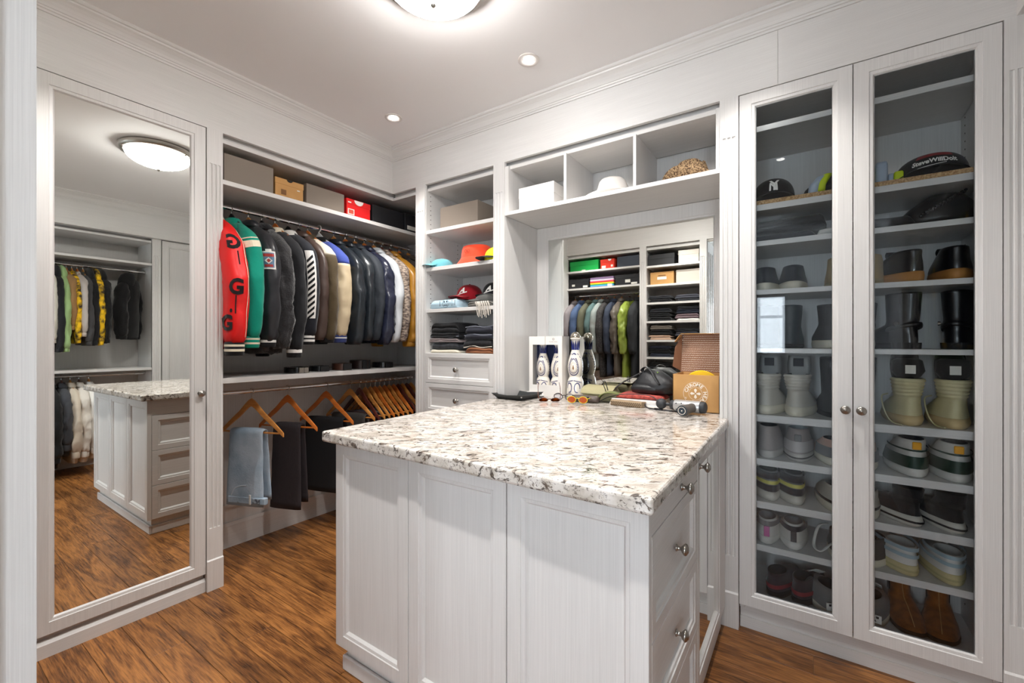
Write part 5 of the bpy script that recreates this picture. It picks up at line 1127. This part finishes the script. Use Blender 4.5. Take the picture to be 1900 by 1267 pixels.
# bottles with painted decoration
CER = mat('white_ceramic', (236, 230, 220), .18, coat=.5); BLU = mat('cobalt_blue', (26, 36, 104), .3); TAN = mat('tan_relief', (150, 116, 84), .4)
bprof = [(.0001, 0), (.044, 0), (.049, .004), (.051, .015), (.050, .045), (.047, .080), (.043, .100), (.037, .112), (.034, .118), (.035, .124), (.040, .140), (.044, .160), (.0445, .180), (.041, .205), (.033, .235), (.025, .260), (.019, .280), (.0165, .296), (.0175, .305), (.021, .318), (.026, .330), (.0001, .330)]
def brad(z):
    for (r0, z0), (r1, z1_) in zip(bprof[1:], bprof[2:]):
        if z0 <= z <= z1_ and z1_ > z0: return r0+(r1-r0)*(z-z0)/(z1_-z0)
    return .04
def bottle(label, loc, rz=0, cap_=True, s=1):
    t = thing('ceramic_bottle', label, 'bottle', loc, rz); t.scale = (s, s, s)
    G().lathe(bprof, 36).build('body', CER, t, smooth='all')
    pts = []
    def leaf(cx, cz, ang, l=.0052, w=.0027): return [(cx+l*math.cos(a_)*math.cos(ang)-w*math.sin(a_)*math.sin(ang), cz+l*math.cos(a_)*math.sin(ang)+w*math.sin(a_)*math.cos(ang)) for a_ in [i*PI/3 for i in range(6)]]
    L_ = []
    for k in range(34):       # teardrop wreath round the oval relief, front and back
        q = 2*PI*k/34; wd = .030*(1-.30*math.sin(q)) * .95
        L_.append(leaf(wd*math.cos(q), .180+.052*math.sin(q)+(.018 if math.sin(q) > .8 else 0), q+PI/2+.5))
    for k in range(26):
        q = 2*PI*k/26; L_.append(leaf(.0225*(1-.30*math.sin(q))*math.cos(q), .180+.040*math.sin(q), q+PI/2-.5, .0042, .0022))
    for s_ in (-1, 1):        # scrolls on the foot
        for k in range(16):
            q = PI*1.5*k/15; L_.append(leaf(s_*(.024+.016*math.cos(q)), .058+.026*math.sin(q), q+PI/2))
        for k in range(6): L_.append(leaf(s_*(.006+.008*k), .098-.002*k, .3*s_*k))
    for k in range(7): L_.append(leaf(.072, .15+.016*k, PI/2)); 
    for k in range(7): L_.append(leaf(-.072, .15+.016*k, PI/2))
    vs, fs = [], []
    for a0 in (0, PI):
        for l in L_:
            n = len(vs); vs += [(x, z, a0) for x, z in l]; fs.append(tuple(range(n, n+6)))
    g = G(); g.v = []
    for x, z, a0 in vs:
        r = brad(z)+.0006; a_ = -PI/2+a0+x/max(r, .02); g.v.append((r*math.cos(a_), r*math.sin(a_), z))
    g.f = fs; me = bpy.data.meshes.new('painted_leaves'); me.from_pydata(g.v, [], g.f); me.materials.append(BLU); o = bpy.data.objects.new('painted_leaves', me); COL.objects.link(o); o.parent = t; o['kind'] = 'stuff'
    # cobalt crown round the neck
    vs, fs = [], []
    for k in range(10):
        a0 = 2*PI*k/10; n = len(vs)
        for da, z in ((-.30, .270), (.30, .270), (.26, .300), (0.0, .328), (-.26, .300)): r = brad(z)+.0010; vs.append((r*math.cos(a0+da), r*math.sin(a0+da), z))
        fs.append(tuple(range(n, n+5)))
    me = bpy.data.meshes.new('painted_crown'); me.from_pydata(vs, [], fs); me.materials.append(BLU); o = bpy.data.objects.new('painted_crown', me); COL.objects.link(o); o.parent = t
    def fo(x, y, r_=1): r = brad(.172+y)+.0008*r_; a_ = -PI/2+x/r; return (r*math.cos(a_), r*math.sin(a_), .172+y)
    ov = [(.017*math.cos(a_), .028*math.sin(a_)) for a_ in [i*PI/10 for i in range(20)]]; ov2 = [(x*.86, y*.9) for x, y in ov]
    decal('oval_relief', ov+ov2, [(i, (i+1) % 20, 20+(i+1) % 20, 20+i) for i in range(20)], fo, mat('cream_relief', (206, 190, 168), .4), t)
    decal('agave_mark', [(-.004, -.012), (.004, -.012), (.0055, -.004), (.001, .013), (-.001, .013), (-.0055, -.004)], [(0, 1, 2, 3, 4, 5)], fo, TAN, t)
    if cap_:
        G().lathe([(.0001, .3305), (.0305, .3305), (.0315, .334), (.028, .337), (.0001, .337)], 28).build('lip', CER, t, smooth='all')
        G().lathe([(.028, .337), (.0290, .344)] + [(.0290*math.cos(a_), .344+.028*math.sin(a_)) for a_ in [i*PI/2/7 for i in range(1, 7)]]+[(.0001, .371)], 28).build('bell_stopper', mat('silver_stopper', (206, 202, 190), .12, 1), t, smooth='all')
    return t
bottle('white ceramic bottle with blue painted leaves and silver dome stopper', (1.320, .283, ZC), .15, s=1.07)
t = thing('gift_box', 'white display box with a cut out window holding two painted bottles', 'box', (1.148, .262, ZC), .08)
w, d, h = .112, .056, .372; e = .0025
g = G(); g.box(-w, w, d-e, d, 0, h); g.box(-w, -w+e, -d, d, 0, h); g.box(w-e, w, -d, d, 0, h); g.box(-w, w, -d, d, 0, e); g.box(-w, w, -d, d, h-e, h); g.build('carton', WB, t)
g = G(); a0, a1, b0, b1 = -w+.026, w-.026, .072, h-.052
g.loft([[(-w, -d, 0), (w, -d, 0), (w, -d, h), (-w, -d, h)], [(a0, -d-.001, b0), (a1, -d-.001, b0), (a1, -d-.001, b1), (a0, -d-.001, b1)], [(a0, -d+e, b0), (a1, -d+e, b0), (a1, -d+e, b1), (a0, -d+e, b1)]], False, False); g.build('window_panel', WB, t)
G().box(-w+e, w-e, d-e-.002, d-e-.0005, e, h-e).build('blue_lining', mat('navy_lining', (28, 38, 78), .6), t); G().box(-.002, .002, -d-.0022, -d-.001, b1, h).build('seam', mat('box_seam', (196, 190, 184), .6), t)
ev, ef = text2d('CLASE AZUL', .010, 0); GR_ = mat('grey_print', (150, 140, 136), .6)
decal('printed_name', ev, ef, lambda x, y: (.055+x, -d-.0022, h-.034+y), GR_, t); arc = [(.007*math.cos(q), .007*math.sin(q)) for q in [i*PI/8 for i in range(16)]]
decal('printed_emblem', arc+[(x*.6, y*.6) for x, y in arc], [(i, (i+1) % 16, 16+(i+1) % 16, 16+i) for i in range(16)], lambda x, y: (.055+x, -d-.0022, h-.018+y), GR_, t)
bottle('painted bottle in the left half of the display box', (1.106, .262, ZC+.004), .1, cap_=False, s=.97); bottle('painted bottle in the right half of the display box', (1.205, .270, ZC+.004), .5, cap_=False, s=.97)
# glasses
def specs(label, loc, rz, frame, lens, rx=0, s=1, name='eyeglasses', wrap=False):
    t = thing(name, label, 'glasses', loc, rz, rx=rx); t.scale = (s, s, s)
    for sg in (-1, 1):
        pts = [(sg*.034+.025*math.cos(a_)*(1 if math.cos(a_)*sg < 0 else 1.05), -.004*abs(math.cos(a_)), .024+.019*math.sin(a_)) for a_ in [2*PI*i/20 for i in range(20)]]
        G().tube(pts, .0022, 6, closed=True, up=(0, 1, 0)).build('rim', frame, t, smooth='all')
        G().loft([[(x, y-.0008, z) for x, y, z in pts], [(x, y+.0008, z) for x, y, z in pts]]).build('lens', lens, t)
        G().tube([(sg*.061, 0, .032), (sg*.066, .02, .032), (sg*.066, .085, .028), (sg*.062, .125, .014)], .002, 6).build('temple_arm', frame, t, smooth='all')
    G().tube([(-.010, 0, .030), (0, -.003, .034), (.010, 0, .030)], .0024, 6, up=(0, 1, 0)).build('bridge', frame, t, smooth='all'); return t
LENS = glass_mat('clear_lens', (.9, .9, .93)); AMB = mat('amber_acetate', (226, 92, 16), .15, coat=.5); YEL = mat('yellow_acetate', (214, 190, 20), .15, coat=.5); AMBL = glass_mat('amber_lens', (.85, .38, .06)); TOR = mat('tortoise_acetate', (120, 54, 20), .2, coat=.5, var=(60, (60, 26, 14)))
specs('black framed reading glasses beside the painted bottle', (1.345, .085, ZC+.001), .1, mat('black_acetate', (24, 18, 26), .2, coat=.5), LENS)
specs('orange and yellow tinted sunglasses in front of the brown case', (1.455, .028, ZC+.001), .2, YEL, mat('orange_lens', (170, 70, 14), .08, coat=.6), s=.92, name='sunglasses')
specs('tortoiseshell sunglasses lying left of the tinted pair', (1.285, .020, ZC+.001), .55, TOR, AMBL, rx=.9, s=.95, name='sunglasses')
t = thing('glasses_case', 'dark brown leather glasses case behind the tinted sunglasses', 'case', (1.462, .118, ZC), .05)
G().loft([[(x_, y_*k, .020+z_*k) for y_, z_ in [(.030*math.cos(q), .0195*math.sin(q)) for q in [i*PI/8 for i in range(16)]]] for x_, k in ((-.082, .45), (-.076, .9), (-.05, 1), (.05, 1), (.072, .92), (.078, .5))]).build('shell', mat('case_leather', (84, 72, 66), .5, bump=(60, .3)), t, smooth='all')
G().box(.020, .030, -.032, -.022, .010, .034).build('clasp', BLKS, t)
t = thing('canvas_pouch', 'khaki canvas pouch with a flap behind the glasses case', 'bag', (1.50, .255, ZC), -.05)
KH = mat('khaki_canvas', (166, 158, 122), .85, bump=(90, .4)); OL = mat('olive_webbing', (112, 118, 66), .7, bump=(140, .4))
G().loft([[nz(p, 14, .004, 2) for p in r] for r in (ell(0, 0, .0015, .105, .062, 24, 3.2), ell(0, 0, .03, .108, .066, 24, 3), ell(0, 0, .058, .100, .050, 24, 3), ell(0, .01, .078, .088, .030, 24, 3))]).build('body', KH, t, smooth='all')
G().loft([[nz((x_, y_, z_), 14, .003, 5) for x_ in [-.098+.196*i/10 for i in range(11)]] for y_, z_ in ((.03, .085), (-.03, .082), (-.062, .064), (-.072, .044), (-.075, .040), (-.064, .038))], False, False, closed=False).build('flap', KH, t, smooth='all')
G().tube(cr([(.06, -.07, .06), (.045, -.075, .105), (.055, -.07, .115), (.068, -.06, .062)]), .0025, 6).build('pull_loop', BLKS, t, smooth='all')
t = thing('webbing_strap', 'looped olive webbing strap lying against the khaki pouch', 'strap', (1.575, .150, ZC), .0)
path = cr([(-.060, 0, .004), (-.045, 0, .030), (-.02, .005, .052), (.01, .01, .060), (.04, .02, .058), (.07, .04, .046)])
G().loft([[(x_, y_-.030, z_), (x_, y_+.030, z_+.004), (x_+.002, y_+.030, z_+.001), (x_+.002, y_-.030, z_-.003)] for x_, y_, z_ in path]).build('strap', OL, t, smooth='all')
t = thing('magazine_stack', 'stack of white edged magazines under the black bag', 'magazines', (1.735, .215, ZC), -.06)
for k in range(3): G().box(-.135+.004*k, .135-.003*k, -.085+.003*k, .10, .0105*k, .0105*k+.0100).build('magazine', [mat('paper_white', (234, 232, 228), .7), mat('paper_pale', (214, 212, 210), .6), WB][k], t, bevel=.001)
folded('coral red patterned cloth on top of the magazines', FB, 1.745, -.235, ZC+.0325, .25, .16, .022, mat('coral_cloth', (204, 92, 80), .8, var=(50, (150, 60, 56))), 1, 91)
t = thing('backpack', 'black nylon backpack with a loop strap heaped on the cloth', 'bag', (1.800, .262, ZC+.058), -.15)
NY_ = mat('black_nylon', (30, 31, 34), .45, bump=(24, .9))
G().loft([[nz(p, 11, .013, 4) for p in r] for r in (ell(0, 0, .001, .095, .058, 26), ell(0, 0, .03, .118, .070, 26), ell(.01, 0, .065, .112, .066, 26), ell(0, .01, .100, .075, .050, 26), ell(-.01, .01, .128, .040, .030, 26))]).build('body', NY_, t, smooth='all')
G().loft([[nz(p, 16, .006, 9) for p in r] for r in (ell(-.03, -.055, .006, .070, .018, 20), ell(-.03, -.06, .030, .075, .020, 20), ell(-.03, -.055, .050, .062, .014, 20))]).build('front_pocket', NY_, t, smooth='all')
pth = [(-.10, -.02, .02), (-.16, -.05, .03), (-.235, -.08, .012), (-.26, -.085, -.02)]
G().tube(cr([(-.02, 0, .115), (-.06, -.01, .112), (-.11, -.03, .085), (-.17, -.055, .045), (-.215, -.075, .0), (-.235, -.08, -.035)]), .017, 8, ry=.004, up=(0, 0, 1)).build('shoulder_strap', NY_, t, smooth='all')
G().tube(cr([(-.055, -.01, .10), (-.060, -.02, .125), (-.035, -.03, .142), (0, -.04, .128), (.03, -.055, .09), (.06, -.065, .055)]), .011, 8, ry=.003).build('top_loop', NY_, t, smooth='all')
G().tube([(.0, .0, .112), (.012, -.008, .115), (.03, -.02, .112)], .006, 6).build('green_tag', mat('green_tag', (150, 200, 60), .6), t, smooth='all')
t = thing('wallet', 'beige and brown monogram canvas wallet in front of the magazines', 'wallet', (1.708, .108, ZC), -.13)
MON = mat('monogram_canvas', (146, 124, 96), .5)
G().loft([[(x_, y_, z_) for y_, z_ in ((-.030, .003), (-.026, .0), (.026, .0), (.030, .005), (.028, .026), (-.020, .030), (-.029, .024))] for x_ in (-.088, .088)]).build('body', MON, t, bevel=.002)
vs, fs = [], []
for r_ in range(3):
    for k in range(16):
        cx_ = -.080+.0105*k+(r_ % 2)*.005; cz_ = .006+.0075*r_; n = len(vs); vs += [(cx_-.0045, cz_), (cx_, cz_-.003), (cx_+.0045, cz_), (cx_, cz_+.003)]; fs.append((n, n+1, n+2, n+3))
decal('monogram_print', vs, fs, lambda x, y: (x, -.0312+.0002+(y-.003)*.05, y), mat('monogram_brown', (66, 48, 38), .5), t)['kind'] = 'stuff'
# yellow disc in an open kraft box
t = thing('shipping_box', 'open kraft box with white ring emblem and printed lid right of the niche', 'box', (2.043, .205, ZC), 0)
w, d, h = .106, .105, .178; e = .004
g = G(); g.box(-w, w, -d, -d+e, 0, h); g.box(-w, w, d-e, d, 0, h); g.box(-w, -w+e, -d, d, 0, h); g.box(w-e, w, -d, d, 0, h); g.box(-w, w, -d, d, 0, e); g.build('carton', KRAFT, t, bevel=.0008)
LIDM = mat('lid_print', (142, 100, 74), .75)
lid = G().loft([[(-w-.012, d-.002, h+.0), (w-.001, d-.002, h), (w-.001, d+.001, h), (-w-.012, d+.001, h)], [(-w+.000, d+.020, h+.20), (w-.001, d+.020, h+.20), (w-.001, d+.023, h+.20), (-w+.000, d+.023, h+.20)]]).build('lid', LIDM, t)
G().prism([(-w-.012, d-.002, h+.005), (-w-.040, d-.05, h+.03), (-w-.030, d-.04, h+.13), (-w-.006, d+.012, h+.195)], (.0025, .0025, 0)).build('lid_flap', LIDM, t)
G().box(-w-.006, w-.001, d-.022, d+.021, h+.2005, h+.2035).build('lid_edge_flap', KRAFT, t); G().box(-w-.03, -w-.004, d-.05, d+.018, h+.150, h+.1535).xf(lambda p: (p[0], p[1], p[2]+(p[0]+w)*1.4+.05)).build('lid_corner_flap', KRAFT, t)
vs, fs = [], []; rg = random.Random(9)
for r_ in range(17):
    x_ = -.112; 
    while x_ < .095:
        l = rg.uniform(.004, .011); z_ = .008+.0112*r_; n = len(vs); k_ = rg.uniform(-.0012, .0012)
        vs += [(x_, z_+k_), (x_+l, z_-k_+.0005), (x_+l, z_-k_+.0026), (x_, z_+k_+.0024)]; fs.append((n, n+1, n+2, n+3)); x_ += l+rg.uniform(.0012, .003)
decal('script_print', vs, fs, lambda x, z: (x*(1-.0*z), d-.0028+.022*z/.2, h+z), mat('pale_print', (226, 212, 196), .7), lid)['kind'] = 'stuff'
WP = mat('white_print', (238, 226, 210), .6)
word = 'CHROME HEARTS * '
for i, ch in enumerate(word):
    if ch == ' ': continue
    a_ = PI-0.3-2*PI*i/len(word); v, f = text2d(ch, .0225, .0008)
    decal('ring_letter', v, f, lambda x, y, a_=a_: (.0+(.0425+y)*math.cos(a_)+x*math.sin(a_), -d-.0008, .088+(.0425+y)*math.sin(a_)-x*math.cos(a_)), WP, t)
for r_, th in ((.056, .0016), (.031, .0012)):
    c1 = [((r_)*math.cos(q), r_*math.sin(q)) for q in [i*PI/20 for i in range(40)]]; c2 = [(x*(1-th/r_), y*(1-th/r_)) for x, y in c1]
    decal('ring', c1+c2, [(i, (i+1) % 40, 40+(i+1) % 40, 40+i) for i in range(40)], lambda x, y: (x, -d-.0008, .088+y), WP, t)
vs, fs = [], []
for k in range(4):
    a_ = k*PI/2; n = len(vs)
    for rr_, dd_ in ((.004, .002), (.018, .007), (.025, .0), (.018, -.007), (.004, -.002)): vs.append((rr_*math.cos(a_)-dd_*math.sin(a_), rr_*math.sin(a_)+dd_*math.cos(a_)))
    fs.append(tuple(range(n, n+5)))
decal('cross_emblem', vs, fs, lambda x, y: (x, -d-.0008, .088+y), WP, t)
t = thing('yellow_disc', 'bright yellow round plate standing in the open kraft box', 'plate', (2.055, .185, ZC+.108), 0)
G().lathe([(.0001, -.004), (.085, -.004), (.088, 0), (.085, .004), (.0001, .004)], 40, (0, 0, 0), 1).build('plate', mat('yellow_plastic', (246, 200, 20), .35), t, smooth=True)
# massage gun
t = thing('massage_gun', 'silver and black massage gun lying by the kraft box', 'massage gun', (2.030, .040, ZC+.033), -.16)
SIL = mat('silver_plastic', (196, 196, 196), .28, .55); DG = mat('dark_grey_rubber', (48, 50, 54), .55)
G().lathe([(.0001, -.070), (.026, -.070), (.028, -.066), (.028, .046), (.026, .050), (.0001, .050)], 28, axis=0).build('barrel', SIL, t, smooth=True)
G().lathe([(.0001, .0505), (.027, .0505), (.028, .054), (.026, .070), (.020, .074), (.0001, .074)], 28, axis=0).build('end_cap', DG, t, smooth=True)
G().lathe([(.0001, -.092), (.018, -.092), (.023, -.088), (.023, -.0705), (.0001, -.0705)], 24, axis=0).build('collar', DG, t, smooth=True); G().lathe([(.0001, -.118), (.008, -.118), (.008, -.0925), (.0001, -.0925)], 14, axis=0).build('shaft', DG, t, smooth=True)
G().lathe([(.0001, -.165)]+[(.026*math.sin(q), -.139-.026*math.cos(q)) for q in [i*PI/10 for i in range(1, 10)]]+[(.0001, -.113)], 24, axis=0).build('ball_head', DG, t, smooth='all')
hd = G().lathe([(.0001, .0), (.022, .0), (.022, -.085), (.024, -.090), (.024, -.108), (.022, -.112), (.0001, -.112)], 24, (0, 0, 0), 1).build('handle', mat('grip_rubber', (82, 78, 74), .6, bump=(140, .5)), t, smooth=True); hd.location = (.018, -.022, -.003)
ec = G().lathe([(.0001, -.0005), (.0225, -.0005), (.0225, -.004), (.0001, -.005)], 24, (0, -.112, 0), 1).build('handle_end', mat('end_disc', (44, 56, 66), .35), hd, smooth=True)
rv = [(.017*math.cos(q), .017*math.sin(q)) for q in [i*PI/12 for i in range(24)]]; decal('dial_ring', rv+[(x*.88, y*.88) for x, y in rv]+[(.003*math.cos(q), .003*math.sin(q)) for q in [i*PI/4 for i in range(8)]], [(i, (i+1) % 24, 24+(i+1) % 24, 24+i) for i in range(24)]+[tuple(range(48, 56))], lambda x, y: (x, -.1172, y), WP, ec)
for x_, z_ in ((-.055, .012), (-.03, .014), (-.055, -.016)): G().lathe([(.0001, -.0015), (.003, -.0015), (.003, .001), (.0001, .001)], 10, (x_, -math.sqrt(max(0, .028**2-z_**2)), z_), 1).build('screw', DG, t)
t = thing('charging_cable', 'black cable curving from the wallet to the massage gun', 'cable', (1.88, .08, ZC))
pts = [(-.085, .035, .020), (-.075, .015, .008), (-.055, -.005, .0035), (-.02, -.02, .0035), (.03, -.028, .0035), (.09, -.035, .0035), (.125, -.035, .004)]
G().tube(cr(pts), .0032, 8).build('cord', BLKS, t, smooth='all'); G().tube([(-.02, -.02, .0036), (.02, -.026, .0036)], .0062, 8).build('plug', BLACKP, t, smooth='all')
t = thing('looped_cord', 'thin black cord arching over the magazines to the counter', 'cord', (1.70, .12, ZC+.002))
G().tube(cr([(-.17, .02, .002), (-.12, .03, .030), (-.04, .03, .052), (.06, .03, .058), (.12, .03, .052), (.16, .02, .025), (.18, .0, .0)]), .0024, 6).build('cord', BLKS, t, smooth='all')
# ------------------------------------------------------------------ groups of alike things
GR = {}
for o in COL.objects:
    if o.parent is None and 'category' in o.keys():
        n = o.name.split('.')[0]; l = o['label']; w = 'in the mirror door' if ('mirror door' in l or 'lower rail, seen' in l or 'mirrored lower rail' in l or 'in mirror door' in l) else 'in the niche mirror' if 'mirror' in l else ''
        if n in ('clothes_hanger', 'jacket', 'trousers', 'coat', 'hoodie', 'sweatshirt', 'shirt', 'coiled_belt', 'storage_box', 'folded_garment', 'baseball_cap', 'cowboy_hat', 'ceramic_bottle', 'sunglasses') or o['category'] in ('shoe', 'boot'):
            place = {'clothes_hanger': 'on the closet rails', 'jacket': 'on the upper rail', 'trousers': 'on the lower rail', 'coiled_belt': 'on the lower shelf', 'storage_box': 'on the upper shelves', 'folded_garment': 'folded on the shelves', 'ceramic_bottle': 'on the counter', 'sunglasses': 'on the counter'}.get(n, w or 'on the shelves')
            base = 'shoes' if o['category'] == 'shoe' else 'boots' if o['category'] == 'boot' else {'coiled_belt': 'coiled belts', 'trousers': 'trousers', 'sunglasses': 'sunglasses', 'folded_garment': 'clothes'}.get(n, n.replace('_', ' ')+'s')
            if o['category'] in ('shoe', 'boot'): place = 'in the glass door cabinet'
            GR.setdefault((base, w or place), []).append(o)
for (b, w), os_ in GR.items():
    if len(os_) > 1:
        for o in os_:
            if 'group' not in o.keys(): o['group'] = ('%s %s' % (b, w)).replace('boxs', 'boxes')
